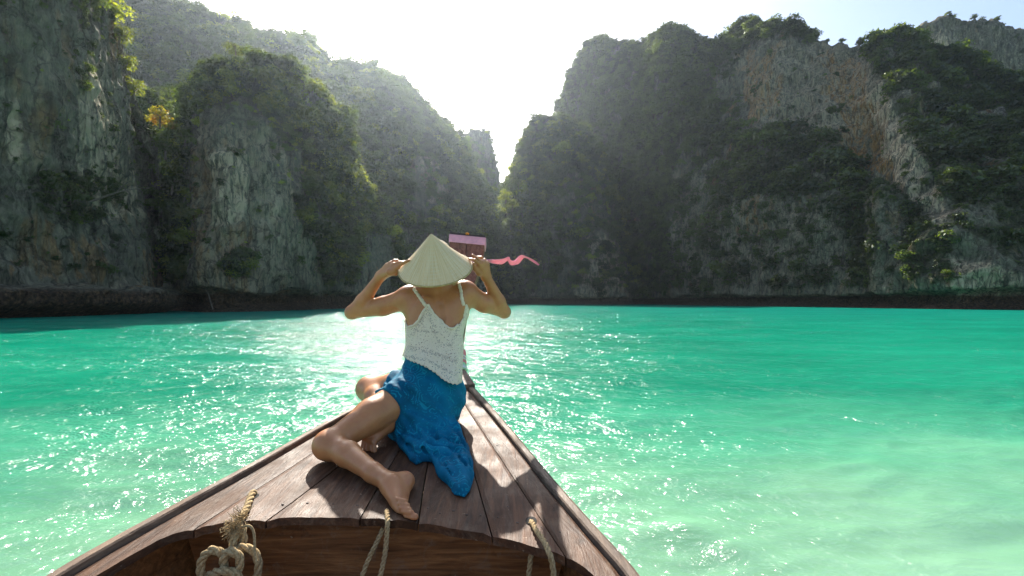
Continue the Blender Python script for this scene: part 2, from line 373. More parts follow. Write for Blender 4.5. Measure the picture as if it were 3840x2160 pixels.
cliff('ridge', [(350, 175, 100, -452.0, 270.6), (600, 165, 420, -212.0, 264.0), (800, 155, 600, -32.0, 258.7), (950, 146, 720, 48.0, 253.4), (1060, 138, 815, 93.0, 250.8), (1150, 132, 985, 120.0, 248.2), (1220, 128, 1130, 178.0, 246.8),
      (1290, 127, 1250, 253.0, 246.8), (1350, 130, 1400, 288.0, 250.8), (1420, 138, 1500, 320.0, 256.1), (1500, 150, 1580, 400.0, 264.0), (1580, 165, 1655, 458.0, 273.2), (1680, 185, 1715, 553.0, 286.4),
      (1760, 203, 1785, 668.0, 301.0), (1820, 218, 1845, 735.0, 316.8), (1865, 230, 1880, 800.0, 334.0), (1900, 242, 1910, 870.0, 353.8), (1930, 252, 1950, 980.0, 376.2)],
      420, 300, 'long forested limestone ridge sloping down to the gap behind the woman', p=1.5, amp=.85, back=40, sc=1.6, fl=.8, base_veg=.95, rock_veg=.16,
      rockpoly=[[(520, 30), (760, 95), (740, 130), (560, 100)], [(1010, 400), (1080, 390), (1150, 520), (1130, 560), (1000, 560)], [(960, 560), (1180, 600), (1260, 770), (900, 770)]],
      pale=[[(1060, 380), (1130, 400), (1160, 520), (1090, 520)]])
cliff('needle', [(1640, 360, 1640, 640, 380), (1700, 357.0, 1700, 560, 377.0), (1740, 355.0, 1742, 520, 373.0), (1765, 353.0, 1768, 497, 371.0), (1800, 353.0, 1800, 492, 371.0), (1828, 355.0, 1826, 510, 371.0), (1850, 358.0, 1846, 560, 373.0), (1866, 365.0, 1862, 640, 377.0),
      (1880, 375.0, 1878, 700, 387.0), (1900, 385.0, 1900, 706, 397.0), (1930, 385.0, 1935, 712, 397.0), (1990, 385.0, 1990, 740, 397.0)],
      150, 150, 'dark distant rock tower in the gap between the cliffs', p=1.0, amp=.5, back=18, sc=1.5, base_veg=.55)
cliff('gate', [(1890, 246, 1893, 815.0, 258), (1915, 226, 1912, 750.0, 246), (1945, 212, 1940, 655.0, 238), (1985, 204, 1972, 545.0, 233), (2050, 199, 2005, 473.0, 230), (2120, 196, 2080, 461.0, 228), (2180, 195, 2150, 480.0, 228),
      (2240, 194, 2205, 555.0, 227), (2295, 193, 2255, 655.0, 226), (2335, 193, 2305, 765.0, 224), (2365, 195, 2350, 915.0, 222), (2392, 202, 2390, 1035.0, 222)],
      190, 230, 'hazy limestone tower right of the gap, in front of the big right cliff', p=1.4, amp=.8, back=30, sc=1.5, base_veg=.9, rock_veg=.22,
      rockpoly=[[(1400, 430), (1500, 420), (1570, 560), (1590, 770), (1340, 770), (1380, 600)]], pale=[[(1480, 600), (1560, 600), (1580, 750), (1450, 750)]])
cliff('right', [(2180, 275, 2085, 452.0, 300), (2290, 250, 2130, 342.0, 285), (2370, 228, 2180, 237.0, 272), (2430, 205, 2220, 157.0, 260), (2500, 184, 2330, 170.0, 246), (2560, 168, 2450, 162.0, 224), (2640, 155, 2570, 154.0, 208), (2720, 145, 2680, 164.0, 196),
      (2800, 137, 2785, 84.0, 186), (2900, 128, 2880, 108.0, 172), (3040, 118, 3040, 150.0, 158), (3180, 109, 3200, 174.0, 147), (3300, 101, 3310, 150.0, 138), (3430, 93, 3450, 190.0, 133), (3560, 86, 3600, 262.0, 128), (3700, 83, 3780, 310.0, 120),
      (3840, 80, 3950, 330.0, 112), (4100, 76, 4200, 230.0, 100), (4600, 70, 4700, 230.0, 84), (5200, 62, 5300, 230.0, 66)],
      520, 310, 'huge limestone cliff filling the right side, orange streaked and half overgrown', p=1.45, amp=.75, back=35, sc=1.35, base_veg=.92, rock_veg=.04, pale5=[[(1850, 130), (2180, 110), (2260, 300), (2120, 360), (1900, 330)], [(1690, 430), (2130, 540), (2160, 780), (1680, 780)]], mixpoly=[[(1690, 430), (1800, 400), (1850, 500), (2000, 480), (2130, 540), (2160, 780), (1680, 780)], [(1780, 150), (1850, 130), (1850, 340), (1800, 330)]],
      bumps=[(1690, 200, 45, 130, 7.0), (1590, 330, 60, 160, -6), (2170, 330, 60, 150, -3.5), (2290, 330, 45, 130, 3.0)],
      rockpoly=[[(1840, 140), (1900, 105), (2160, 95), (2220, 180), (2260, 260), (2330, 380), (2370, 470), (2400, 560), (2330, 560), (2260, 500), (2200, 470), (2120, 350), (1950, 320), (1860, 330)],
                [(1700, 470), (1760, 460), (1800, 640), (1780, 770), (1690, 770)], [(1850, 500), (1900, 480), (1960, 520), (1990, 770), (1840, 770)], [(2390, 560), (2470, 600), (2600, 700), (2700, 780), (2380, 780)]],
      stain=[[(1870, 130), (1950, 130), (1960, 300), (1880, 300)], [(2060, 150), (2160, 150), (2230, 330), (2240, 450), (2140, 400)], [(1860, 500), (1910, 500), (1910, 600), (1870, 600)]],
      pale=[[(2170, 220), (2240, 240), (2340, 420), (2390, 560), (2310, 520), (2220, 400)], [(2400, 640), (2576, 680), (2576, 760), (2400, 760)]])
cliff('shoulder', [(3240, 112, 3270, 800, 116), (3265, 101, 3285, 715, 106), (3310, 97, 3330, 700, 103), (3380, 94, 3400, 760, 101), (3440, 91, 3450, 840, 98), (3500, 88.5, 3500, 940, 94), (3545, 87, 3545, 1030, 92), (3570, 90, 3570, 1075, 96)],
      110, 150, 'low pale rock buttress at the foot of the big right cliff', p=1.2, amp=.5, back=14, sc=.9, base_veg=.5, rock_veg=.06, rockpoly=[[(2190, 490), (2240, 500), (2300, 560), (2370, 720), (2380, 770), (2190, 770), (2210, 600)]],
      pale=[[(2260, 590), (2340, 620), (2370, 750), (2280, 750)]])
cliff('peak', [(3380, 215, 3400, 260, 226), (3440, 205, 3452, 130, 216), (3480, 200, 3488, 92, 212), (3550, 198, 3560, 70, 210), (3640, 196, 3650, 84, 208), (3740, 194, 3755, 104, 208), (3830, 193, 3850, 140, 208), (3950, 192, 3980, 190, 208), (4150, 190, 4200, 260, 208)],
      170, 190, 'bare grey rock peak behind the big right cliff, at the right edge', p=1.2, amp=.7, back=26, sc=1.4, base_veg=.35, rock_veg=.05, rockpoly=[[(2310, 60), (2420, 60), (2576, 120), (2576, 200), (2330, 150)]], pale=[[(2330, 80), (2390, 80), (2380, 150), (2330, 140)]])

# ------------------------------------------------------------------ plants
def crown_mesh(name, seed, nblob=9, per=64, leaf=.105, flat=.75):
    r = np.random.RandomState(seed); V = []
    c = r.normal(size=(nblob, 3)); c /= np.linalg.norm(c, axis=1)[:, None]; c *= (.30+.42*r.rand(nblob, 1)); c[:, 2] = c[:, 2]*.75+.12
    c[0] = (0, 0, .35)
    for k in range(nblob):
        br = .26+.26*r.rand()
        d = r.normal(size=(per, 3)); d /= np.linalg.norm(d, axis=1)[:, None]; d[:, 2] = np.where(r.rand(per) < .7, np.abs(d[:, 2]), d[:, 2])
        pos = c[k]+d*br*(.6+.5*r.rand(per, 1))*np.array([1, 1, .85])
        nr_ = d+r.normal(size=(per, 3))*.55+np.array([0, 0, .35]); nr_ /= np.linalg.norm(nr_, axis=1)[:, None]
        t = np.cross(nr_, r.normal(size=(per, 3))); t /= np.linalg.norm(t, axis=1)[:, None]; b = np.cross(nr_, t)
        L = leaf*(.6+.8*r.rand(per, 1)); w = L*(.42+.2*r.rand(per, 1))
        q = np.stack([pos-t*L, pos+b*w-nr_*L*.15, pos+t*L, pos-b*w-nr_*L*.15], 1)
        V.append(q.reshape(-1, 3))
    V = np.concatenate(V); return mesh_from(name, V, np.arange(len(V)).reshape(-1, 4), smooth=False)
def with_mat(me, mt): me.materials.append(mt); return me
CROWN = [with_mat(crown_mesh('crown', 11+k, 8+k % 3*2, 64), M_LEAF) for k in range(5)]
CROWNY = [with_mat(crown_mesh('crown_sunlit', 31+k, 9, 60, .10), M_LEAFY) for k in range(2)]
CROWNR = [with_mat(crown_mesh('crown_turning', 41, 10, 60, .10), M_LEAFR)]
def trunk_mesh(seed, h=1.6, lean=.35):
    r = np.random.RandomState(seed); parts = []
    path = catmull([(0, 0, -.9), (r.uniform(-.1, .1), r.uniform(-.1, .1), -.3), (0, 0, .25), (r.uniform(-.1, .1), 0, .6)], 10)
    parts.append(tube(path, np.linspace(.07, .03, 10), 6))
    for k in range(5):
        a = r.uniform(0, 6.28); z0 = r.uniform(-.1, .4)
        e = V3(math.cos(a)*.6, math.sin(a)*.6, z0+r.uniform(.2, .5))
        parts.append(tube(catmull([(0, 0, z0), e*.5+V3(0, 0, z0*.5-.04), e], 6), np.linspace(.032, .010, 6), 5))
    V, Fs = join_geo(parts); me = mesh_py('trunk', V, Fs, True); me.materials.append(M_BARK); return me
TRUNK = [trunk_mesh(5+k) for k in range(3)]
def hit(px, py, names=None):
    best = None
    for nm, c in CL.items():
        if names and nm not in names: continue
        m = (np.abs(c['px']-px) < 14) & (np.abs(c['py']-py) < 14) & (c['Q'][:, 1] > 1)
        if m.any():
            q = c['Q'][m]; k = np.argmin(q[:, 1]); 
            if best is None or q[k, 1] < best[1]: best = q[k]
    return best
def tree(P, s, crown, label, group=None, seed=0, squash=.8, tilt=(0, 0)):
    r = random.Random(seed)
    t = bpy.data.objects.new('tree', None); C.objects.link(t); t.location = tuple(P); t.scale = (s, s, s*squash); t.rotation_euler = (tilt[0], tilt[1], r.uniform(0, 6.28))
    tag(t, label, 'tree', group)
    obj('trunk', TRUNK[seed % 3], None, t); obj('crown', crown, None, t)
    return t
def tree_at(px, py, s, crown, label, group=None, seed=0, out=.5, names=None, **kw):
    h = hit(px, py, names)
    if h is None: h = hit(px, py+40, names)
    if h is None: print('no ground for tree', px, py); return None
    return tree(h+V3(0, -out*s*.6, s*.35), s, crown, label, group, seed, **kw)
# trees on the near left cliff's right edge, sunlight put into their leaf colour
for k, (x, y, s) in enumerate([(425, 40, 2.5), (450, 130, 2.2), (420, 215, 2.4), (475, 235, 1.8), (440, 300, 2.0), (505, 330, 1.9), (465, 375, 1.4)]):
    d = 60+k*.8
    tree(W(x, y, d)+V3(0, 0, -.4), s, CROWNY[k % 2], 'sunlit yellow-green tree on the right edge of the near left cliff', 'sunlit trees on the left cliff edge', 60+k)
tree(W(600, 440, 73), 2.6, CROWNR[0], 'tree with reddish orange leaf tips at the top of the overgrown gully', None, 70)
tree(W(655, 475, 76), 1.8, CROWNR[0], 'small yellowing tree beside the red-tipped one in the gully', None, 73)
tree(W(882, 190, 76), 1.8, CROWNY[0], 'pale lone tree at the top left of the jungle-topped buttress', None, 74, 1.0)
for k, (x, y, s) in enumerate([(560, 500, 2.2), (620, 560, 2.6), (690, 520, 1.8), (570, 640, 2.2), (640, 690, 2.7), (600, 780, 2.3), (680, 800, 2.4), (625, 870, 1.8), (690, 940, 2.2), (650, 1000, 2.0), (560, 580, 1.7), (545, 720, 1.6)]):
    tree(W(x, y, 69+(k % 4)), s, CROWN[k % 5], 'leafy green tree in the gully between the two left cliffs', 'trees in the left gully', 80+k, .7)
for k, (x, y, s) in enumerate([(950, 165, 2.4), (1010, 165, 2.6), (1075, 195, 2.3), (1140, 250, 2.2), (840, 215, 1.9), (780, 300, 1.8), (1190, 330, 2.2), (1240, 390, 2.3), (1265, 450, 2.0), (1300, 520, 2.4), (1320, 590, 2.0), (1330, 660, 2.4), (1360, 720, 2.2), (1290, 610, 2.0)]):
    h = hit(x, y+25, ['pillar'])
    if h is not None: tree(h+V3(0, -.3, s*.3), s, (CROWN+CROWNY)[k % 7], 'tree on the sunlit crest of the jungle-topped buttress', 'trees on the left buttress crest', 100+k)
for k, x in enumerate([740, 790, 850, 930, 1000, 1060, 1130, 1190, 1260, 1330, 1400, 1470, 1540, 1600, 1660, 1700, 1740, 1780, 1815, 1850]):
    c = CL['ridge']; m = np.abs(c['px']-x) < 8
    if m.any():
        q = c['Q'][m]; h = q[np.argmin(c['py'][m])]; s = 2.0+1.4*((k*37) % 10)/10
        tree(h+V3(0, 0, s*.25), s, CROWN[k % 5], 'tree on the skyline of the long forested left ridge', 'trees on the left ridge skyline', 130+k)
for k, (x, y, s) in enumerate([(1895, 740, 4.2), (1920, 770, 3.6), (1945, 690, 3.2), (1930, 640, 2.6), (1960, 790, 3.6), (1985, 830, 3.4), (1975, 740, 3.0), (2020, 880, 3.0), (1950, 850, 3.8), (1915, 840, 3.6)]):
    tree(W(x, y, 205+k), s, (CROWNY+CROWN)[k % 7], 'backlit tree in the gap at the foot of the hazy right tower', 'trees in the gap', 160+k, .9)
for k, x in enumerate([1975, 2000, 2030, 2080, 2130, 2165, 2200, 2235]):
    c = CL['gate']; m = np.abs(c['px']-x) < 8; q = c['Q'][m]; h = q[np.argmin(c['py'][m])]; s = 2.2+1.2*((k*53) % 10)/10
    tree(h+V3(0, 0, s*.2), s, CROWN[(k+2) % 5], 'tree on the top of the hazy tower right of the gap', 'trees on the hazy tower', 180+k)
for k, x in enumerate([2120, 2150, 2180, 2210, 2245, 2290, 2350, 2410, 2470, 2530, 2580, 2640, 2700, 2750, 2790, 2840, 2890, 2950, 3010, 3060, 3110, 3160, 3230, 3280, 3320, 3360, 3400]):
    c = CL['right']; m = np.abs(c['px']-x) < 8; q = c['Q'][m]; h = q[np.argmin(c['py'][m])]; s = 1.4+1.3*((k*71) % 10)/10
    big = x in (3230, 3280)
    tree(h+V3(0, 0, s*.25), s*(1.25 if big else 1), CROWN[k % 5], 'spreading tree standing above the skyline of the big right cliff' if big else 'tree along the skyline of the big right cliff', 'tall skyline trees on the right cliff' if big else 'trees on the right cliff skyline', 200+k)
for k, x in enumerate([3560, 3650, 3745]):
    c = CL['peak']; m = np.abs(c['px']-x) < 8; q = c['Q'][m]; h = q[np.argmin(c['py'][m])]
    tree(h+V3(0, 0, .5), 2.0, CROWN[k], 'small tree on top of the bare grey rock peak', 'trees on the bare peak', 240+k)

V, Fs = tube(catmull([W(768, 1062, 64.5), W(782, 1105, 64), W(798, 1160, 63.5)], 12), np.linspace(.05, .09, 12), 6)
tag(obj('dead_branch', mesh_py('dead_branch', V, Fs, True), M_BARK), 'bare pole leaning at the waterline below the overgrown gully', 'branch')
V, Fs = join_geo([tube(catmull([W(330, 760, 47.5), W(400, 735, 46.6), W(480, 712, 46.4), W(560, 705, 46.6)], 16), np.linspace(.12, .03, 16), 6), tube(catmull([W(430, 727, 46.5), W(470, 690, 46.2), W(500, 675, 46.0)], 10), np.linspace(.06, .015, 10), 5)])
tag(obj('dead_branch', mesh_py('dead_branch', V, Fs, True), M_BARK), 'bare grey branch sticking out sideways from the near left cliff', 'branch')
def scatter(nm, n, smin, smax, label, sunlit_share=.12):  # last argument: share of crowns given the painted sunlit leaf colour
    c = CL[nm]; w = c['ar']*c['den']
    vis = (c['fx'] > -700) & (c['fx'] < 4500) & (c['fy'] > -400); w = w*vis; w = w/w.sum()
    idx = rng.choice(len(w), n, p=w)
    s = smin+(smax-smin)*rng.rand(n)**1.9
    bigm = rng.rand(n) < .07; s = np.where(bigm, smax*rng.uniform(.9, 1.6, n), s)
    s = s*np.where(c['den'][idx] < .2, .5, 1)
    if nm == 'right': s = s*np.clip((c['fc'][idx][:, 1]-35)/90, .28, 1)
    P = c['fc'][idx]+c['nn'][idx]*(s[:, None]*rng.uniform(-.1, .45, (n, 1)))
    me = bpy.data.meshes.new('foliage_points'); me.vertices.add(n); me.vertices.foreach_set('co', P.astype(np.float32).ravel())
    attr(me, 'scl', s); attr(me, 'yaw', rng.rand(n)*6.28); 
    a = me.attributes.new('pid', 'INT', 'POINT'); a.data.foreach_set('value', np.where(rng.rand(n) < sunlit_share, 5+rng.randint(0, 2, n), rng.randint(0, 5, n)).astype(np.int32))
    o = obj('jungle_foliage', me); tag(o, label, 'foliage', kind='stuff')
    md = o.modifiers.new('plants', 'NODES'); md.node_group = GN
def make_gn():
    g = bpy.data.node_groups.new('plants', 'GeometryNodeTree')
    g.interface.new_socket('Geometry', in_out='INPUT', socket_type='NodeSocketGeometry'); g.interface.new_socket('Geometry', in_out='OUTPUT', socket_type='NodeSocketGeometry')
    n = g.nodes; L = g.links.new
    gi = n.new('NodeGroupInput'); go = n.new('NodeGroupOutput'); jn = n.new('GeometryNodeJoinGeometry')
    srcs = []
    for me in (CROWN+CROWNY)[::-1]:
        ob = next(x for x in bpy.data.objects if x.data == me)
        oi = n.new('GeometryNodeObjectInfo'); oi.inputs['Object'].default_value = ob; oi.inputs['As Instance'].default_value = True; oi.transform_space = 'ORIGINAL'
        L(oi.outputs['Geometry'], jn.inputs[0])
    def na(name, t):
        x = n.new('GeometryNodeInputNamedAttribute'); x.data_type = t; x.inputs[0].default_value = name; return x.outputs[0]
    ip = n.new('GeometryNodeInstanceOnPoints'); L(gi.outputs[0], ip.inputs['Points']); L(jn.outputs[0], ip.inputs['Instance'])
    ip.inputs['Pick Instance'].default_value = True; L(na('pid', 'INT'), ip.inputs['Instance Index'])
    cx = n.new('ShaderNodeCombineXYZ'); L(na('yaw', 'FLOAT'), cx.inputs[2])
    e2 = n.new('FunctionNodeEulerToRotation'); L(cx.outputs[0], e2.inputs[0]); L(e2.outputs[0], ip.inputs['Rotation'])
    sc_ = n.new('ShaderNodeCombineXYZ'); s = na('scl', 'FLOAT'); L(s, sc_.inputs[0]); L(s, sc_.inputs[1])
    mz = n.new('ShaderNodeMath'); mz.operation = 'MULTIPLY'; mz.inputs[1].default_value = .95; L(s, mz.inputs[0]); L(mz.outputs[0], sc_.inputs[2])
    L(sc_.outputs[0], ip.inputs['Scale']); L(ip.outputs[0], go.inputs[0])
    return g
ORD = 'first second third fourth fifth sixth seventh eighth ninth tenth eleventh twelfth thirteenth fourteenth fifteenth sixteenth seventeenth eighteenth nineteenth twentieth twenty-first twenty-second twenty-third twenty-fourth twenty-fifth twenty-sixth twenty-seventh'.split()
def rank(group, axis, text):            # one label for each member: by its place among its group
    ts = [o for o in bpy.data.objects if o.get('group') == group and o.type == 'EMPTY']
    key = (lambda o: o.location.x/o.location.y) if axis == 'x' else (lambda o: -(o.location.z-CZ)/o.location.y)
    for k, o in enumerate(sorted(ts, key=key)): o['label'] = text % ORD[k]
rank('trees in the left gully', 'z', '%s leafy green tree from the top of the left gully')
rank('sunlit trees on the left cliff edge', 'z', '%s from the top of the sunlit yellow-green trees on the left cliff edge')
rank('trees on the right cliff skyline', 'x', '%s tree from the left along the skyline of the big right cliff')
rank('tall skyline trees on the right cliff', 'x', '%s from the left of the two spreading trees above the right cliff')
rank('trees on the left ridge skyline', 'x', '%s tree from the left along the skyline of the long left ridge')
rank('trees in the gap', 'x', '%s backlit tree from the left in the gap between the cliffs')
rank('trees on the left buttress crest', 'x', '%s tree from the left on the crest of the jungle-topped buttress')
rank('trees on the hazy tower', 'x', '%s tree from the left on top of the hazy tower by the gap')
rank('trees on the bare peak', 'x', '%s small tree from the left on top of the bare grey peak')
GN = make_gn()
scatter('left', 800, .3, 1.1, 'scattered shrubs clinging to the near left cliff', .05)
scatter('gully', 1100, .8, 2.0, 'dense green undergrowth filling the left gully')
scatter('pillar', 5000, .6, 2.2, 'dense jungle on the top and right flank of the left buttress', .3)
scatter('ridge', 15000, 1.6, 5.0, 'continuous forest over the long left ridge')
scatter('needle', 900, 1.5, 3.2, 'scrub on the distant rock tower')
scatter('gate', 4200, 1.3, 3.8, 'jungle on the hazy tower right of the gap', .15)
scatter('right', 16000, 1.0, 3.8, 'jungle over the big right cliff', .0)
scatter('shoulder', 500, .7, 1.8, 'shrubs on the low buttress on the right', .0)
scatter('peak', 450, .9, 2.2, 'thin scrub on the bare rock peak')

# ------------------------------------------------------------------ air
def mat_haze():
    m = Mat('haze'); m.n.remove(m.b)
    v = m.new('ShaderNodeVolumePrincipled', {'Color': (.74, .87, 1, 1), 'Density': .00015, 'Anisotropy': .76})
    m.link(v.outputs[0], m.out.inputs['Volume']); return m.m
zt = max(c['Q'][:, 2].max() for c in CL.values())+8
hb, hf = box_pts([(-640, -640, -3), (640, -640, -3), (640, 640, -3), (-640, 640, -3), (-640, -640, zt), (640, -640, zt), (640, 640, zt), (-640, 640, zt)])
haze = obj('haze', mesh_py('haze', hb, hf), mat_haze()); tag(haze, 'sunlit haze filling the air of the lagoon', 'haze', kind='stuff')
# ------------------------------------------------------------------ boat
def deck_z(y): return CZ-.66+.08*(y-1.4)
def deck_pt(px, py, h=0.0):             # frame point on the deck plane (raised by h) -> world
    m = (py-HZ)/F; y = (.772-h)/(m+.08); return V3((px-1920)/F*y, y, deck_z(y)+h)
def mat_wood(name, cols, grey=.35, gloss=.42, scale=(26, 2.2, 26)):
    m = Mat(name); r = m.new('ShaderNodeObjectInfo').outputs['Random']
    c0 = m.new('ShaderNodeTexCoord').outputs['Object']
    off = m.new('ShaderNodeVectorMath', {0: c0, 1: m.new('ShaderNodeCombineXYZ', {0: m.math('MULTIPLY', r, 37.0), 1: m.math('MULTIPLY', r, 11.0)}).outputs[0]}, operation='ADD').outputs[0]
    v = m.new('ShaderNodeMapping', {'Vector': off, 'Scale': scale}).outputs[0]
    g = m.noise(v, 1.6, 6, .65, .8); fine = m.noise(v, 7, 4, .7); big = m.noise(off, 3.5, 4, .6)
    c = m.ramp(g, [(.28, cols[0]), (.5, cols[1]), (.72, cols[2])])
    gr = m.math('ADD', m.math('MULTIPLY', r, .35), big)
    c = m.mix(m.math('MULTIPLY', m.ramp(gr, [(.5, 0), (.85, 1)]), grey), c, m.ramp(fine, [(.3, (.08, .072, .068)), (.7, (.19, .17, .155))]))
    c = m.mix(m.ramp(m.noise(off, 9, 4, .7), [(.62, 0), (.72, .7)]), c, cols[0])
    pit = m.ramp(m.voro(off, 34), [(.05, 0), (.09, 1)])
    spots = m.ramp(m.noise(off, 60, 2), [(.70, 0), (.76, 1)])
    c = m.mix(m.math('MULTIPLY', spots, .5), c, (.32, .26, .19))
    c = m.mix(1.0, c, m.ramp(r, [(0, (.78, .80, .84)), (.5, (1.05, 1.0, .98)), (1, (1.45, 1.22, 1.05))]), 'MULTIPLY')
    c = m.mix(m.math('MULTIPLY', m.ramp(m.noise(m.new('ShaderNodeMapping', {'Vector': off, 'Scale': (9, 2.5, 9)}).outputs[0], 1.5, 6, .75, 1.0), [(.52, 0), (.68, 1)]), .45), c, (.20, .145, .10))
    h = m.math('ADD', m.math('MULTIPLY', g, .7), m.math('MULTIPLY', fine, .5))
    ro = m.ramp(m.noise(off, 6, 4, .65), [(.3, gloss), (.7, gloss+.28)])
    m.set(color=c, rough=ro, spec=.18, normal=m.bump(h, .5, .006)); return m.m
M_DECK = mat_wood('deck_wood', [(.023, .0105, .0055), (.072, .033, .016), (.140, .069, .034)], .12)
M_RAIL = mat_wood('rail_wood', [(.04, .03, .022), (.12, .09, .066), (.24, .185, .135)], .3, .5)
M_BULK = mat_wood('bulkhead_wood', [(.05, .022, .009), (.17, .075, .027), (.32, .155, .06)], .0, .5, (2.2, 20, 26))
M_STEM = mat_wood('stem_wood', [(.12, .042, .026), (.29, .11, .068), (.40, .17, .11)], .05, .35, (26, 26, 2.2))
def mat_plain(name, col, rough=.6, var=.25, scale=20, bump=.1, spec=.4):
    m = Mat(name); n = m.noise(m.co('Object'), scale, 4)
    m.set(color=m.mix(m.ramp(n, [(.3, 0), (.7, 1)]), tuple(x*(1-var) for x in col), tuple(min(1, x*(1+var*.5)) for x in col)), rough=rough, spec=spec, normal=m.bump(n, bump, .01)); return m.m
M_PINK = mat_plain('pink_paint', (.85, .38, .43), .45, .15, 25)
M_IRON = mat_plain('rusty_iron', (.06, .04, .03), .6, .5, 60, .4)
M_HOLE_SHADE = mat_plain('hole_shade', (.006, .005, .004), .9)  # near-black colour painting the shade inside the rope holes
def mat_rope():
    m = Mat('hemp_rope'); n = m.noise(m.co('Object', (1, 1, 1)), 160, 3); b = m.noise(m.co('Object'), 14, 3)
    c = m.ramp(n, [(.3, (.26, .17, .075)), (.7, (.60, .45, .24))])
    m.set(color=m.mix(m.ramp(b, [(.4, 0), (.7, .5)]), c, (.26, .19, .11)), rough=.9, spec=.2, normal=m.bump(n, .6, .003)); return m.m
M_ROPE = mat_rope()

boat = bpy.data.objects.new('longtail_boat', None); C.objects.link(boat); boat.location = (-.4, 0, 0)
tag(boat, 'weathered wooden longtail boat with a tall pink-topped prow, carrying the seated woman', 'boat')
def boat_part(name, me, mt, parent=None):
    o = obj(name, me, mt); 
    o.parent = boat if parent is None else parent
    if parent is None: o.matrix_parent_inverse = Matrix.Translation((.4, 0, 0))
    return o
# plan curves of the two gunwales (outer edge)
GL = resample(catmull([(-.75, -5.2), (-1.05, -3.6), (-1.16, -1.8), (-1.18, -.2), (-1.165, .7), (-1.138, 1.084), (-1.116, 1.231), (-1.071, 1.43), (-.993, 1.754), (-.875, 2.30), (-.74, 2.66), (-.58, 2.90), (-.43, 3.06)], 400), 300)
GR = resample(catmull([(-.05, -5.2), (.24, -3.6), (.38, -1.8), (.40, -.2), (.375, .7), (.319, 1.084), (.244, 1.318), (.155, 1.589), (.021, 2.025), (-.13, 2.50), (-.227, 2.786), (-.29, 2.96), (-.335, 3.06)], 400), 300)
def gx(G, y): return np.interp(y, G[:, 1], G[:, 0])
def zrail(y):
    y = np.asarray(y, float); return np.where(y > .2, CZ-.66+.08*(y-1.4), CZ-.66+.08*(-1.2)+.0*y)
def rail(G, inward, name, label=None):
    # section: outer-low, outer-top (chamfered), inner-top, inner-low
    t = np.gradient(G, axis=0); t /= np.linalg.norm(t, axis=1)[:, None]; n = np.stack([t[:, 1], -t[:, 0]], 1)*inward
    z = zrail(G[:, 1]); wob = .0022*gn(np.stack([G[:, 0]*0+inward*3, G[:, 1]*9, G[:, 1]*0], 1))+.0015*gn(np.stack([G[:, 0]*0+inward*7, G[:, 1]*26, G[:, 1]*0], 1))
    sec = [(-.002, -.05), (-.004, .002), (.003, .015), (.012, .019), (.030, .017), (.034, .012), (.034, -.05)]
    V = []
    for k in range(len(G)):
        for a, b in sec: V.append((G[k, 0]+n[k, 0]*(a+wob[k]), G[k, 1]+n[k, 1]*(a+wob[k]), z[k]+b+wob[k]*.8*(b > 0)))
    m = len(sec); Fs = []
    for k in range(len(G)-1):
        for s in range(m): Fs.append((k*m+s, k*m+(s+1) % m, (k+1)*m+(s+1) % m, (k+1)*m+s))
    Fs += [tuple(range(m)), tuple((len(G)-1)*m+s for s in range(m))]
    me = mesh_py(name, V, Fs); fix_normals(me); return boat_part(name, me, M_RAIL)
rl = rail(GL, 1, 'gunwale'); rr = rail(GR, -1, 'gunwale')
# hull strakes: outer shell boards from the gunwale down under the water
def shell(G, inward, u0, u1, gap=.0):
    n_ = len(G); z0 = zrail(G[:, 1]); V = []
    def ring(u, off):
        zt = z0-.03; zb = -.25+0*zt; z = zt+(zb-zt)*u
        half = np.abs(G[:, 0]+.39); xin = half*(.30*u**1.5)
        xin = np.minimum(xin+off, half*.97)
        return np.stack([G[:, 0]+inward*xin, G[:, 1], z], 1)
    rings = [ring(u0, 0.004), ring((u0+u1)/2, 0.004), ring(u1-.012, 0.004), ring(u1-.012, .032), ring((u0+u1)/2, .032), ring(u0, .032)]
    V = np.concatenate(rings); Fs = []
    for r in range(6):
        r2 = (r+1) % 6
        for k in range(n_-1): Fs.append((r*n_+k, r*n_+k+1, r2*n_+k+1, r2*n_+k))
    me = mesh_py('strake', V, Fs, False); fix_normals(me); return me
for G, s in ((GL, 1), (GR, -1)):
    for k in range(4): boat_part('strake', shell(G[::3], s, k/4, (k+1)/4), M_BULK)
# transom and floor
zt_ = float(zrail(-5.2))
me = mesh_py('transom', *box_pts([(-.72, -5.22, -.2), (-.08, -5.22, -.2), (-.08, -5.16, -.2), (-.72, -5.16, -.2), (-.76, -5.22, zt_), (-.04, -5.22, zt_), (-.04, -5.16, zt_), (-.76, -5.16, zt_)])); boat_part('transom', me, M_BULK)
for k in range(8):
    x0 = -.93+k*.138
    me = mesh_py('floor_board', *box_pts([(x0, -4.6, .18), (x0+.132, -4.6, .18), (x0+.132, 1.40, .18), (x0, 1.40, .18), (x0, -4.6, .205), (x0+.132, -4.6, .205), (x0+.132, 1.40, .205), (x0, 1.40, .205)])); boat_part('floor_board', me, M_BULK)
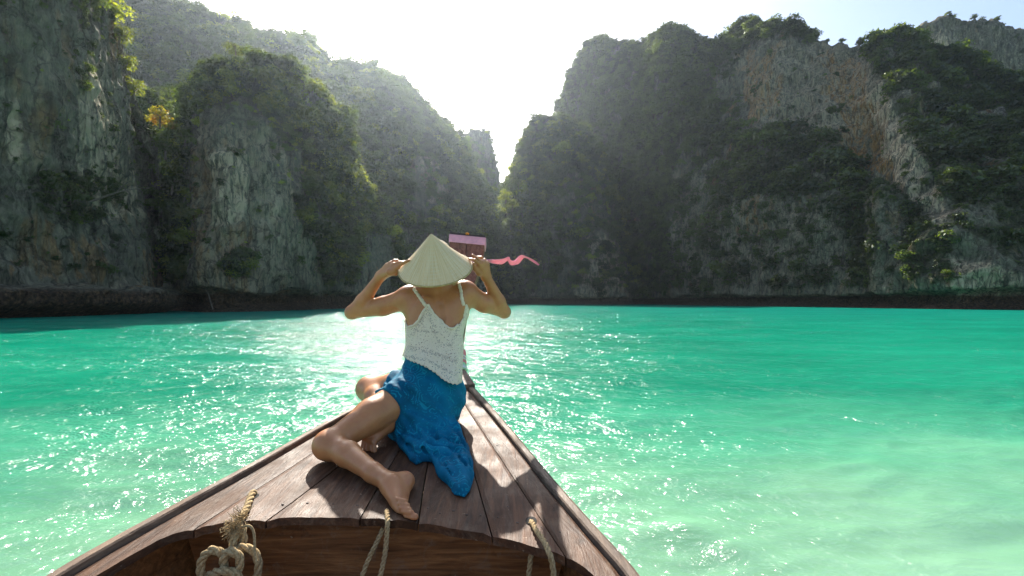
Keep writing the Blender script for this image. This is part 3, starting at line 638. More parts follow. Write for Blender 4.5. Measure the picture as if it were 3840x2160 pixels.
# deck planks: seams given on the deck plane from the aft edge to the bow
AFT = [(389, 2142), (510, 2073), (626, 2012), (720, 1989), (855, 1961), (985, 1951), (1060, 1942), (1200, 1941), (1372, 1945), (1573, 1962), (1730, 1986), (1846, 2008), (2028, 2058), (2123, 2089), (2220, 2154)]
aft = np.array([deck_pt(*p)[:2] for p in AFT]); aft = np.vstack([[(-1.10, .55)], [(-1.075, .9)], aft, [(.245, .98)], [(.30, .55)]])
aft_s = resample(catmull(aft, 300), 240)
SE = [[(743, 1975), (1171, 1700), (1440, 1520), (1600, 1440)], [(990, 1956), (1227, 1779), (1480, 1570), (1625, 1440)], [(1351, 1942), (1501, 1681), (1600, 1520), (1650, 1440)], [(1568, 1962), (1605, 1735), (1655, 1540), (1675, 1440)],
      [(1839, 2006), (1776, 1773), (1687, 1488), (1692, 1440)], [(2123, 2089), (1866, 1700), (1711, 1459), (1706, 1440)]]
SE[4] = [(1846, 2008), (1776, 1765), (1708, 1550), (1690, 1490), (1675, 1440)]
SE[5] = [(2123, 2089), (1866, 1700), (1760, 1540), (1711, 1459), (1700, 1440)]
seams = []
for sm in SE:
    c = np.array([deck_pt(*p)[:2] for p in sm]); seams.append(resample(catmull(c, 60), 40))
def edge_gunwale(G, inward):
    t = np.gradient(G, axis=0); t /= np.linalg.norm(t, axis=1)[:, None]; n = np.stack([t[:, 1], -t[:, 0]], 1)*inward
    e = G+n*.037; return e[(e[:, 1] > .55) & (e[:, 1] < 2.93)]
EL, ER = edge_gunwale(GL, 1), edge_gunwale(GR, -1)
lines = [resample(EL, 60)]+seams+[resample(ER, 60)]
def lx(line, y):                        # seam x at a given y, clamped at the ends
    o = np.argsort(line[:, 1]); return np.interp(y, line[o, 1], line[o, 0])
def aft_y(x):                           # aft edge as y(x)
    o = np.argsort(aft_s[:, 0]); return np.interp(x, aft_s[o, 0], aft_s[o, 1])
for k in range(7):
    a, b = lines[k], lines[k+1]; nx, ny = 10, 46; T = .024
    wz = rng.uniform(-.0016, .0016); tw = rng.uniform(-.002, .002)
    top = np.zeros((nx, ny, 3))
    for i in range(nx):
        f = i/(nx-1)
        # start on the aft edge: iterate for the crossing of this fibre with the aft curve
        y = 1.2
        for _ in range(40):
            x = lx(a, y)*(1-f)+lx(b, y)*f; x += (.0022 if i == 0 else -.0022 if i == nx-1 else 0)
            y = y*.4+.6*aft_y(x)
        if k == 0: y = max(.56, y) if i > 2 else [.58, .60, .75][i]
        if k == 6: y = max(.56, y) if i < nx-3 else [.75, .60, .58][i-(nx-3)]
        y0 = y+rng.uniform(-.0035, .0035)*(k not in (0, 6))
        ys = y0+(2.93-y0)*np.linspace(0, 1, ny)**1.2
        xs = lx(a, ys)*(1-f)+lx(b, ys)*f
        lim = np.minimum(1, (2.95-ys)/.02)
        edge = (.0022 if i == 0 else -.0022 if i == nx-1 else 0)*lim
        top[i, :, 0] = xs+edge; top[i, :, 1] = ys; top[i, :, 2] = deck_z(ys)+wz+tw*(f-.5)*2-(.0035 if i in (0, nx-1) else 0)
    top[..., 2] += .0012*gn(top.reshape(-1, 3)*np.array([30, 3, 1])+k*5).reshape(nx, ny)
    bot = top.copy(); bot[..., 2] -= T
    V = np.concatenate([top.reshape(-1, 3), bot.reshape(-1, 3)]); I = np.arange(nx*ny).reshape(nx, ny); O = nx*ny; Fs = []
    for i in range(nx-1):
        for j in range(ny-1):
            Fs.append((I[i, j], I[i+1, j], I[i+1, j+1], I[i, j+1])); Fs.append((O+I[i, j], O+I[i, j+1], O+I[i+1, j+1], O+I[i+1, j]))
    for j in range(ny-1):
        Fs.append((I[0, j+1], O+I[0, j+1], O+I[0, j], I[0, j])); Fs.append((I[-1, j], O+I[-1, j], O+I[-1, j+1], I[-1, j+1]))
    for i in range(nx-1):
        Fs.append((I[i, 0], O+I[i, 0], O+I[i+1, 0], I[i+1, 0])); Fs.append((I[i+1, -1], O+I[i+1, -1], O+I[i, -1], I[i, -1]))
    Fs = [tuple(int(x) for x in f) for f in Fs]
    boat_part('deck_plank', mesh_py('deck_plank', V, Fs), M_DECK)
# beams under the deck, bulkhead below the aft edge
yb = 1.425
def plate(name, outline, y, t, mt):
    n_ = len(outline); V = [(x, y, z) for x, z in outline]+[(x, y+t, z) for x, z in outline]
    Fs = [tuple(range(n_)), tuple(range(2*n_-1, n_-1, -1))]+[(i, i+n_, (i+1) % n_+n_, (i+1) % n_) for i in range(n_)]
    me = mesh_py(name, V, Fs); fix_normals(me); return boat_part(name, me, mt)
zd = float(deck_z(yb))-.030
for k in range(3):
    z1 = zd-k*.245; z0 = z1-.240
    wl = .63-.05*k
    plate('bulkhead_board', [(-.40-wl, z1), (-.40+wl-.04, z1), (-.40+wl-.10, z0), (-.40-wl+.07, z0)], yb+.003*k, .03, M_BULK)
for y in (1.9, 2.4):
    plate('deck_beam', [(gx(GL, y)+.10, float(deck_z(y))-.03), (gx(GR, y)-.10, float(deck_z(y))-.03), (gx(GR, y)-.14, float(deck_z(y))-.10), (gx(GL, y)+.14, float(deck_z(y))-.10)], y, .05, M_BULK)
for s, G in ((1, GL), (-1, GR)):        # frames (ribs) inside the open hold
    for y in (.95, .2, -.8, -1.8):
        x0 = float(gx(G, y))+s*.05; zt = float(zrail(y))-.06
        V, Fs = tube(catmull([(x0, y, zt), (x0+s*.10, y, zt-.35), (x0+s*.24, y, .20)], 10), .028, 6)
        boat_part('frame', mesh_py('frame', V, Fs, False), M_BULK)
# breast hook: the block that ties both gunwales at the bow
ya = 2.80; zA = float(deck_z(ya)); ht = .034
bl, br = float(gx(GL, ya))-.004, float(gx(GR, ya))+.004
P8 = [(bl, ya, zA+.003), (br, ya, zA+.003), (-.335, 3.10, CZ-.475), (-.425, 3.10, CZ-.475), (bl, ya, zA+ht), (br, ya, zA+ht), (-.335, 3.10, CZ-.445), (-.425, 3.10, CZ-.445)]
me = mesh_py('breast_hook', *box_pts(P8)); fix_normals(me); boat_part('breast_hook', me, M_RAIL)
# stem board, flaring towards its top
st_rows = [(1440, 2.94, .050), (1400, 3.0, .046), (1310, 3.2, .043), (1190, 3.42, .048), (1140, 3.50, .062), (1062, 3.62, .092), (985, 3.75, .136), (930, 3.84, .148), (884, 3.92, .155)]
rows = []
for py, y, hw in st_rows:
    pxc = 1700+(1410-py)/520*53; rows.append((((pxc-1920)/F*y), y, CZ-(py-HZ)/F*y, hw))
rows = resample(catmull(rows, 60), 34)
def stem_part(name, rs, mt, grow=0.0, th=.085):
    V = []; 
    for k in range(len(rs)):
        x, y, z, hw = rs[k]; t = V3(np.interp(z, rows[:, 2], np.gradient(rows[:, 1])), np.interp(z, rows[:, 2], np.gradient(rows[:, 2]))); t = t/np.linalg.norm(t); n = np.array([t[1], -t[0]])   # towards the prow side
        roll = .10*sstep(CZ-.1, CZ+.5, z)
        hw += grow
        for sx, dn in ((-1, -grow), (1, -grow), (1, th+grow), (-1, th+grow)):
            ch = .006 if dn <= 0 else .02
            V.append((x+sx*hw, y+n[0]*dn, z+n[1]*dn-(x+sx*hw-np.interp(z, rows[:, 2], rows[:, 0]))*roll))
    Fs = []
    for k in range(len(rs)-1):
        for s in range(4): Fs.append((k*4+s, k*4+(s+1) % 4, (k+1)*4+(s+1) % 4, (k+1)*4+s))
    Fs += [(0, 1, 2, 3), tuple((len(rs)-1)*4+s for s in range(4))]
    me = mesh_py(name, V, Fs); fix_normals(me)
    o = boat_part(name, me, mt); b = o.modifiers.new('b', 'BEVEL'); b.width = .006; b.segments = 2; b.limit_method = 'ANGLE'; return o
left = rows.copy(); left[:, 0] -= rows[:, 3]*.5+.0012*0; left[:, 3] *= .5; left[:, 3] -= .0012; left[:, 0] += 0
right = rows.copy(); right[:, 0] += rows[:, 3]*.5; right[:, 3] *= .5; right[:, 3] -= .0012
nband = 27
for part in (left, right): stem_part('stem_board', part, M_STEM)
band = rows[-3:].copy(); pb = stem_part('pink_band', band, M_PINK, .004)
capr = rows[-2:].copy(); capr[:, 1] += .004; 
top = rows[-1]
capv = []
for sx in (-1, 1):
    capv.append((top[0]+sx*.15, top[1]-.008, top[2]-sx*.15*.10+.001))
cp = mesh_py('stem_cap', *box_pts([(top[0]-.152, top[1]-.006, top[2]+.0165), (top[0]+.152, top[1]-.006, top[2]-.0145), (top[0]+.152, top[1]+.075, top[2]-.055), (top[0]-.152, top[1]+.075, top[2]-.025),
     (top[0]-.150, top[1]-.004, top[2]+.030), (top[0]+.150, top[1]-.004, top[2]-.001), (top[0]+.150, top[1]+.073, top[2]-.042), (top[0]-.150, top[1]+.073, top[2]-.012)]))
fix_normals(cp); boat_part('stem_cap', cp, M_IRON)
V, Fs = tube(catmull([(top[0]-.012, top[1]-.012, top[2]+.012), (top[0]-.004, top[1]-.016, top[2]+.020), (top[0]+.012, top[1]-.012, top[2]+.012)], 8), .008, 8)
boat_part('cap_hook', mesh_py('cap_hook', V, Fs, True), mat_plain('orange_tie', (.75, .30, .03), .6))
# nail heads and plugs, flat dark discs painted as the shade in the rope holes
def disc(name, P, r, mt, h=.003):
    a = np.linspace(0, 2*math.pi, 11)[:-1]; V = [(P[0]+r*math.cos(t), P[1]+r*math.sin(t), P[2]+.08*r*math.sin(t)) for t in a]+[(P[0]+r*.7*math.cos(t), P[1]+r*.7*math.sin(t), P[2]+h) for t in a]
    Fs = [(i, (i+1) % 10, (i+1) % 10+10, i+10) for i in range(10)]+[tuple(range(10, 20))]
    return boat_part(name, mesh_py(name, V, Fs), mt)
for x, y in [(1153, 1885), (1250, 1889), (1340, 1895), (1605, 1905), (1700, 1915), (1750, 1930), (1802, 1932), (1867, 1940), (1940, 1960), (1905, 1900), (1650, 1925), (2265, 2020), (2265, 2072), (2030, 1977), (1990, 1710), (2105, 1810), (1800, 1830), (1735, 1495), (1060, 1890), (2100, 1995), (590, 1950), (1810, 1660), (1865, 1670), (1760, 1700)]:
    P = deck_pt(x, y, .001); disc('nail', P, rng.uniform(.0026, .0046), M_IRON, .001)
for x, y, r in [(950, 1862, .014), (1992, 1952, .015)]:
    P = deck_pt(x, y, .0032); a = np.linspace(0, 2*math.pi, 17)[:-1]
    V = [(P[0]+r*1.15*math.cos(t), P[1]+r*math.sin(t)*1.5, P[2]+.08*r*1.5*math.sin(t)) for t in a]
    boat_part('rope_hole_shade', mesh_py('rope_hole_shade', V, [tuple(range(16))]), M_HOLE_SHADE)

# ------------------------------------------------------------------ ropes
def rope(path, r, n=None, tw=None):
    path = resample(catmull(path, 200), n or 90); T, N, B = frames(path)
    L = np.concatenate([[0], np.cumsum(np.linalg.norm(np.diff(path, axis=0), axis=1))]); pitch = tw or r*7.5
    parts = []
    for s in range(3):
        ph = L/pitch*2*math.pi+s*2.094
        p = path+(np.cos(ph)[:, None]*N+np.sin(ph)[:, None]*B)*r*.52
        parts.append(tube(p, r*.58, 6))
    return parts
def fray(P, d, n, L, r=.0011, spread=.8):
    parts = []
    for k in range(n):
        v = d+rng.normal(size=3)*spread; v = v/np.linalg.norm(v)*L*rng.uniform(.5, 1.1); s = P+rng.normal(size=3)*.006
        parts.append(tube(catmull([s, s+v*.5+rng.normal(size=3)*.006, s+v], 5), np.linspace(r, r*.4, 5), 4))
    return parts
def rope_obj(parts, label):
    V, Fs = join_geo(parts); me = mesh_py('rope', V, Fs, True); o = obj('rope', me, M_ROPE); tag(o, label, 'rope'); return o
A = lambda px, py, d: W(px, py, d)
h1 = deck_pt(950, 1862, .0)
parts = rope([h1+V3(0, .012, -.03), h1+V3(-.002, 0, .012), deck_pt(925, 1905, .014), deck_pt(900, 1950, .018), A(893, 1975, 1.325), A(880, 2010, 1.31), A(868, 2060, 1.30)], .0108)
parts += rope([A(868, 2060, 1.30), A(850, 2085, 1.285), A(800, 2062, 1.28), A(762, 2090, 1.28), A(752, 2140, 1.28), A(775, 2195, 1.28), A(840, 2215, 1.28), A(880, 2170, 1.275), A(900, 2110, 1.272), A(885, 2075, 1.268), A(850, 2070, 1.268), A(838, 2110, 1.27), A(850, 2160, 1.28), A(830, 2200, 1.30), A(790, 2230, 1.31)], .0112, 190)
parts += rope([A(872, 2068, 1.305), A(905, 2052, 1.30), A(950, 2068, 1.30), A(968, 2110, 1.30), A(962, 2160, 1.30), A(930, 2200, 1.30), A(880, 2190, 1.30), A(850, 2150, 1.31)], .0108, 120)
parts += rope([A(905, 1985, 1.335), A(912, 2030, 1.335), A(900, 2070, 1.33)], .012, 40)
parts += rope([A(780, 2160, 1.27), A(830, 2140, 1.255), A(880, 2150, 1.26), A(900, 2180, 1.27)], .0112, 60)
parts += fray(A(880, 1975, 1.31), V3(-.6, -.3, .1), 70, .035)+fray(A(905, 1945, 1.315), V3(.1, -.4, .7), 60, .035)+fray(A(870, 1990, 1.31), V3(-.2, -.4, -.6), 40, .03)
parts.append(tube(catmull([A(905, 1978, 1.30), A(935, 1972, 1.29), A(952, 2000, 1.29), A(955, 2060, 1.28), A(962, 2110, 1.27)], 30), .0036, 6))
rope_obj(parts, 'thick frayed rope with a looped knot hanging from the left of the deck edge')
parts = rope([deck_pt(1450, 1915, .006), deck_pt(1452, 1930, .012), A(1453, 1962, 1.345), A(1450, 2010, 1.34), A(1443, 2080, 1.335), A(1428, 2150, 1.33), A(1405, 2220, 1.33)], .0070, 120)
parts += rope([A(1437, 1980, 1.39), A(1415, 2030, 1.375), A(1385, 2090, 1.36), A(1358, 2160, 1.35), A(1340, 2220, 1.35)], .0070, 100)
rope_obj(parts, 'thin rope looped over the middle of the deck edge beside the foot')
h2 = deck_pt(1992, 1965, 0)
parts = rope([h2+V3(0, .01, -.03), h2+V3(0, -.004, .008), deck_pt(2012, 1990, .020), deck_pt(2040, 2030, .022), A(2060, 2075, 1.19), A(2072, 2120, 1.185), A(2082, 2200, 1.18)], .0075, 110)
parts += rope([A(1992, 2072, 1.30), A(1988, 2110, 1.29), A(1982, 2160, 1.285), A(1978, 2220, 1.28)], .0072, 60)
rope_obj(parts, 'thin rope coming out of the hole on the right of the deck')

# ------------------------------------------------------------------ prow ribbons
def mat_cloth(name, col, trans=.25, weave=220):
    m = Mat(name); n = m.noise(m.co('Object'), 40, 3); c = m.mix(n, tuple(x*.85 for x in col), col)
    m.set(color=c, rough=.8, spec=.2, normal=m.bump(m.noise(m.co('Object'), weave, 2), .2, .002))
    t = m.new('ShaderNodeBsdfTranslucent', {'Color': (*col, 1)}); s = m.new('ShaderNodeMixShader', {0: trans, 1: m.b.outputs[0], 2: t.outputs[0]}); m.link(s.outputs[0], m.out.inputs[0]); return m.m
M_RIB = mat_cloth('pink_cloth', (.90, .42, .52), .35)
def sheet(rowsL, rowsR, n, m_, th, fold, mt, name, parent=None):
    Lp = resample(catmull(rowsL, 200), n); Rp = resample(catmull(rowsR, 200), n)
    f = np.linspace(0, 1, m_)[None, :, None]; G = Lp[:, None]*(1-f)+Rp[:, None]*f
    G = G+fold(np.linspace(0, 1, n)[:, None], np.linspace(0, 1, m_)[None, :])
    I = np.arange(n*m_).reshape(n, m_); Fq = np.stack([I[:-1, :-1], I[1:, :-1], I[1:, 1:], I[:-1, 1:]], -1).reshape(-1, 4)
    me = mesh_from(name, G.reshape(-1, 3), Fq); o = obj(name, me, mt, parent); s = o.modifiers.new('s', 'SOLIDIFY'); s.thickness = th; s.offset = 0; return o
Y0 = 3.70
up_ = [(1790, 968, Y0), (1830, 973, Y0), (1880, 972, Y0-.02), (1908, 963, Y0-.03), (1914, 974, Y0-.02), (1930, 976, Y0), (1952, 957, Y0-.03), (1975, 963, Y0-.02), (2005, 977, Y0), (2024, 992, Y0)]
lo_ = [(1790, 980, Y0+.02), (1830, 985, Y0+.03), (1880, 990, Y0+.04), (1902, 978, Y0+.05), (1908, 986, Y0+.05), (1918, 995, Y0+.05), (1944, 990, Y0+.04), (1968, 966, Y0+.04), (2000, 984, Y0+.04), (2018, 996, Y0+.03)]
rb = sheet([A(*p) for p in up_], [A(*p) for p in lo_], 90, 7, .0025, lambda a, b: np.stack([0*a*b, .012*np.sin(b*9+a*14)*np.ones_like(a), 0*a*b], 2), M_RIB, 'ribbon')
tag(rb, 'pink cloth ribbon tied to the prow and streaming to the right in the wind', 'ribbon')
# the tie that goes round the stem
xk = np.interp(CZ-(974-HZ)/F*3.76, rows[:, 2], rows[:, 0]); hk = np.interp(CZ-(974-HZ)/F*3.76, rows[:, 2], rows[:, 3]); zk = CZ-(974-HZ)/F*3.76
ring = [(xk-hk-.006, 3.76, zk+.01), (xk+hk+.006, 3.74, zk-.012), (xk+hk+.006, 3.90, zk-.05), (xk-hk-.006, 3.90, zk-.03)]
V = []; 
for x, y, z in ring: V += [(x, y, z+.014), (x, y, z-.014)]
me = mesh_py('tie', V, [(0, 1, 3, 2), (2, 3, 5, 4), (4, 5, 7, 6), (6, 7, 1, 0)]); kn = obj('tie', me, M_RIB, rb); s = kn.modifiers.new('s', 'SOLIDIFY'); s.thickness = .008
# striped cloths wound round the foot of the stem
wrap = bpy.data.objects.new('cloth_wrap', None); C.objects.link(wrap); wrap.location = (-.38, 3.1, CZ-.45); bpy.context.view_layer.update()
tag(wrap, 'pink, white and green striped cloths wound round the foot of the prow', 'cloth wrap')
cols = [(.85, .25, .28), (.80, .78, .76), (.80, .35, .22), (.72, .74, .74), (.80, .36, .20), (.85, .25, .28), (.42, .72, .40), (.55, .72, .62), (.80, .80, .82), (.45, .72, .40)]
hts = [22, 6, 3, 7, 4, 9, 5, 7, 8, 5]; py0 = 1303
for k, (c, hh) in enumerate(zip(cols, hts)):
    V = []; seg = 26
    for e, py in enumerate((py0, py0+hh*.5, py0+hh)):
        y = np.interp(py, [1190, 1310, 1400, 1440], [3.42, 3.2, 3.0, 2.94]); zc = CZ-(py-HZ)/F*y; pxc = 1700+(1410-py)/520*53; xc = (pxc-1920)/F*y
        fl = 1+(py-1303)/100*.55; hw = .052*fl; bul = (.004 if e == 1 else 0)
        for q in range(seg):
            a = q*2*math.pi/seg; ca, sa = math.cos(a), math.sin(a); sq = (abs(ca)**4+abs(sa)**4)**-.25
            V.append((xc+ca*sq*(hw+bul), y+.04+sa*sq*(.062+bul), zc-.045*max(0, ca*sq)**2*0-.06*(sa*sq*.5+.5)*.5-abs(ca*sq)**3*.010))
    Fs = [(e*seg+q, e*seg+(q+1) % seg, (e+1)*seg+(q+1) % seg, (e+1)*seg+q) for e in range(2) for q in range(seg)]
    o = obj('band', mesh_py('band', V, Fs, True), mat_cloth('wrap_cloth', c, .15), wrap); o.matrix_parent_inverse = wrap.matrix_world.inverted()
    s = o.modifiers.new('s', 'SOLIDIFY'); s.thickness = .006; py0 += hh
# ------------------------------------------------------------------ figure: fields and surface nets
class Field:
    def __init__(s, lo, hi, h):
        s.lo = np.array(lo, float); s.h = h; s.n = np.ceil((np.array(hi)-s.lo)/h).astype(int)+1; s.D = np.full(s.n, .2, np.float32)
    def sub(s, lo, hi, pad):
        a = np.clip(np.floor((np.array(lo)-pad-s.lo)/s.h).astype(int), 0, s.n-1); b = np.clip(np.ceil((np.array(hi)+pad-s.lo)/s.h).astype(int)+1, 1, s.n)
        sl = tuple(slice(int(x), int(y)) for x, y in zip(a, b))
        g = [(s.lo[k]+s.h*np.arange(a[k], b[k])).astype(np.float32) for k in range(3)]
        return sl, np.meshgrid(*g, indexing='ij', sparse=True)
    def blend(s, sl, d, k):
        a = s.D[sl]; h = np.clip(.5+.5*(a-d)/k, 0, 1); s.D[sl] = a+(d-a)*h-k*h*(1-h)
    def cut(s, sl, d, k):               # smooth subtraction
        a = s.D[sl]; h = np.clip(.5-.5*(a+d)/k, 0, 1); s.D[sl] = a+(-d-a)*h+k*h*(1-h)
    def cone(s, a, b, ra, rb, k=.02, flat=None, mode='blend'):
        a = np.asarray(a, float); b = np.asarray(b, float); R = max(ra, rb); pad = R+k+.02
        sl, (x, y, z) = s.sub(np.minimum(a, b), np.maximum(a, b), pad)
        ab = b-a; L2 = float(ab@ab)+1e-9
        px, py, pz = x-a[0], y-a[1], z-a[2]
        t = np.clip((px*ab[0]+py*ab[1]+pz*ab[2])/L2, 0, 1)
        qx, qy, qz = px-t*ab[0], py-t*ab[1], pz-t*ab[2]
        if flat is not None:            # squash along a direction: (dir, factor>1)
            n, f = np.asarray(flat[0], float), flat[1]; n = n/np.linalg.norm(n)
            c = qx*n[0]+qy*n[1]+qz*n[2]; e = (f-1)*c
            d = np.sqrt((qx+e*n[0])**2+(qy+e*n[1])**2+(qz+e*n[2])**2)-(ra+(rb-ra)*t); d = d/(1+.35*(f-1))
        else: d = np.sqrt(qx*qx+qy*qy+qz*qz)-(ra+(rb-ra)*t)
        (s.blend if mode == 'blend' else s.cut)(sl, d.astype(np.float32), k)
    def chain(s, pts, rs, k=.01, **kw):
        for i in range(len(pts)-1): s.cone(pts[i], pts[i+1], rs[i], rs[i+1], k, **kw)
    def ell(s, c, r, k=.02, R=None, mode='blend'):
        c = np.asarray(c, float); r = np.asarray(r, float); pad = k+.02
        sl, (x, y, z) = s.sub(c-r.max(), c+r.max(), pad)
        p = [x-c[0], y-c[1], z-c[2]]
        if R is not None: p = [R[i][0]*p[0]+R[i][1]*p[1]+R[i][2]*p[2] for i in range(3)]
        q = np.sqrt((p[0]/r[0])**2+(p[1]/r[1])**2+(p[2]/r[2])**2); d = (q-1)*r.min()*.95
        (s.blend if mode == 'blend' else s.cut)(sl, d.astype(np.float32), k)
    def loft(s, rows, k=.02, grow=0.0, power=2.4):   # rows: (z, cx, cy, half width, half depth)
        r = np.array(sorted(rows)); zz = np.linspace(r[0, 0], r[-1, 0], 80)
        cu = catmull(r, 400); cu = cu[np.argsort(cu[:, 0])]
        lo = (np.min(r[:, 1]-r[:, 3]), np.min(r[:, 2]-r[:, 4]), r[0, 0]); hi = (np.max(r[:, 1]+r[:, 3]), np.max(r[:, 2]+r[:, 4]), r[-1, 0])
        sl, (x, y, z) = s.sub(lo, hi, .06)
        f = [np.interp(z, cu[:, 0], cu[:, i]) for i in range(1, 5)]
        a = f[2]+grow; b = f[3]+grow
        q = (np.abs((x-f[0])/a)**power+np.abs((y-f[1])/b)**power)**(1/power); d = (q-1)*np.minimum(a, b)
        d = np.maximum(d, np.maximum(r[0, 0]-.01-z, z-r[-1, 0]-.01))
        s.blend(sl, d.astype(np.float32), k)
    def at(s, P):
        g = (np.asarray(P, float)-s.lo)/s.h; g = np.clip(g, 0, s.n-1.001); i = g.astype(int); f = g-i; out = 0
        for a in (0, 1):
            for b in (0, 1):
                for c in (0, 1):
                    w = (f[..., 0] if a else 1-f[..., 0])*(f[..., 1] if b else 1-f[..., 1])*(f[..., 2] if c else 1-f[..., 2]); out = out+w*s.D[i[..., 0]+a, i[..., 1]+b, i[..., 2]+c]
        return out
    def trace(s, px, py, off=.0, d0=1.3, d1=3.0):
        d = np.arange(d0, d1, .002); P = np.stack([(px-1920)/F*d, d, CZ-(py-HZ)/F*d], 1); v = s.at(P)
        m = np.nonzero(v < off)[0]
        return P[m[0]] if len(m) else None
    def mesh(s, name, smooth=1):
        D = s.D; S = D < 0; nx, ny, nz = D.shape
        c = lambda A, i, j, k: A[i:nx-1+i, j:ny-1+j, k:nz-1+k]
        cnt = sum(c(S, i, j, k).astype(np.int8) for i in (0, 1) for j in (0, 1) for k in (0, 1))
        act = (cnt > 0) & (cnt < 8); idx = np.argwhere(act); vid = np.full(act.shape, -1, np.int32); vid[act] = np.arange(len(idx))
        acc = np.zeros((len(idx), 3)); num = np.zeros(len(idx))
        cor = [(i, j, k) for i in (0, 1) for j in (0, 1) for k in (0, 1)]
        val = {q: D[idx[:, 0]+q[0], idx[:, 1]+q[1], idx[:, 2]+q[2]] for q in cor}
        for a in cor:
            for ax in range(3):
                if a[ax] == 0:
                    b = tuple(1 if t == ax else a[t] for t in range(3)); va, vb = val[a], val[b]; m = (va < 0) != (vb < 0)
                    t = np.where(m, va/(va-vb+1e-12), 0); p = np.array(a, float)[None]+0*acc; p[:, ax] = t
                    acc[m] += p[m]; num[m] += 1
        P = s.lo+(idx+acc/num[:, None])*s.h
        Q = []
        for ax in range(3):
            b1, b2 = (ax+1) % 3, (ax+2) % 3
            sl0 = [slice(1, -1)]*3; sl0[ax] = slice(0, -1); sl1 = list(sl0); sl1[ax] = slice(1, None)
            m = S[tuple(sl0)] != S[tuple(sl1)]; e = np.argwhere(m); base = e+1; base[:, ax] -= 1
            flip = S[tuple(sl0)][m]
            def cell(o1, o2):
                q = base.copy(); q[:, b1] += o1; q[:, b2] += o2; return vid[q[:, 0], q[:, 1], q[:, 2]]
            q = np.stack([cell(-1, -1), cell(0, -1), cell(0, 0), cell(-1, 0)], 1)
            q[~flip] = q[~flip][:, ::-1]; Q.append(q)
        Q = np.concatenate(Q); Q = Q[(Q >= 0).all(1)]
        E = np.concatenate([Q[:, [0, 1]], Q[:, [1, 2]], Q[:, [2, 3]], Q[:, [3, 0]]])
        for _ in range(smooth):         # light Laplacian relaxation
            a2 = np.zeros_like(P); n2 = np.zeros(len(P)); np.add.at(a2, E[:, 0], P[E[:, 1]]); np.add.at(a2, E[:, 1], P[E[:, 0]]); np.add.at(n2, E[:, 0], 1); np.add.at(n2, E[:, 1], 1)
            P = P*.5+.5*a2/np.maximum(n2, 1)[:, None]
        return mesh_from(name, P, Q)

# ------------------------------------------------------------------ hat frame
HC = W(1634, 1006, 2.20); HA = V3(-.03, -.535, .845); HA /= np.linalg.norm(HA); HR, HH = .176, .184
H1 = np.cross(HA, V3(0, 1, 0)); H1 /= np.linalg.norm(H1); H1 = H1 if H1[0] > 0 else -H1
H1 = H1-.10*V3(0, 0, -1); H1 -= HA*(H1@HA); H1 /= np.linalg.norm(H1); H2 = np.cross(HA, H1)
def cone_pt(th, s, lift=0.0):
    sag = -.010*math.sin(math.pi*s)
    q = HC+HA*(HH*(1-s)+sag*.7)+(H1*math.cos(th)+H2*math.sin(th))*(HR*s)
    n = HA*HR+(H1*math.cos(th)+H2*math.sin(th))*HH; n /= np.linalg.norm(n)
    return q+n*lift
_tt, _ss = np.meshgrid(np.linspace(0, 2*math.pi, 240), np.linspace(.05, 1, 60)); _tt = _tt.ravel(); _ss = _ss.ravel()
_cp = HC+HA[None]*(HH*(1-_ss))[:, None]+(H1[None]*np.cos(_tt)[:, None]+H2[None]*np.sin(_tt)[:, None])*(HR*_ss)[:, None]
_cx, _cy = proj(_cp)
def on_hat(px, py, lift=.007):          # front surface of the hat seen at a frame point
    q = (_cx-px)**2+(_cy-py)**2; m = q < np.sort(q)[14]+30
    k = np.nonzero(m)[0]; k = k[np.argmin(q[k]+_cp[k, 1]*3000)]
    return cone_pt(_tt[k], _ss[k], lift)

# ------------------------------------------------------------------ body
B = Field((-1.0, 1.28, CZ-.72), (.06, 2.75, CZ+.30), .0036)
z_ = lambda py, d: CZ-(py-HZ)/F*d
TORSO = [(z_(1560, 2.2), -.415, 2.20, .150, .115), (z_(1500, 2.2), -.420, 2.195, .170, .130), (z_(1440, 2.2), -.412, 2.20, .158, .120), (z_(1385, 2.21), -.398, 2.21, .129, .100), (z_(1330, 2.23), -.388, 2.225, .124, .093),
         (z_(1270, 2.25), -.382, 2.24, .130, .098), (z_(1200, 2.28), -.382, 2.27, .142, .108), (z_(1140, 2.29), -.380, 2.285, .140, .100), (z_(1100, 2.30), -.378, 2.29, .105, .075), (z_(1075, 2.30), -.376, 2.29, .065, .055)]
B.loft(TORSO, .02)
SL, SR = W(1530, 1119, 2.285), W(1748, 1100, 2.31)
EL_, ER_ = W(1322, 1170, 2.33), W(1889, 1168, 2.45)
WL, WR = W(1427, 1036, 2.275), W(1823, 1038, 2.31)
C7 = W(1640, 1084, 2.29)
# shoulders, trapezius, shoulder blades, spine
B.cone(C7, SL+V3(.015, 0, .008), .052, .050, .04); B.cone(C7, SR+V3(-.015, 0, .008), .052, .050, .04)
B.cone(W(1585, 1120, 2.27), W(1592, 1215, 2.25), .042, .035, .03); B.cone(W(1705, 1112, 2.285), W(1698, 1205, 2.265), .042, .035, .03)
B.cone(W(1590, 1180, 2.30), SL, .075, .056, .04); B.cone(W(1690, 1170, 2.31), SR, .075, .056, .04)
B.cone(C7+V3(0, 0, -.01), W(1655, 1040, 2.245), .050, .046, .03)
for x, y in ((1592, 1150), (1715, 1142)):
    q = B.trace(x, y)
    if q is not None: B.ell(q+V3(0, .006, 0), (.036, .014, .052), .02)
q = [B.trace(x, y) for x, y in ((1646, 1098), (1652, 1140), (1657, 1190), (1655, 1245), (1645, 1310))]
B.chain([p-V3(0, .0045, 0) for p in q if p is not None], [.008, .010, .011, .011, .010], .016, mode='cut')
B.ell(W(1575, 1195, 2.37), (.055, .05, .05), .03); B.ell(W(1690, 1190, 2.38), (.055, .05, .05), .03)
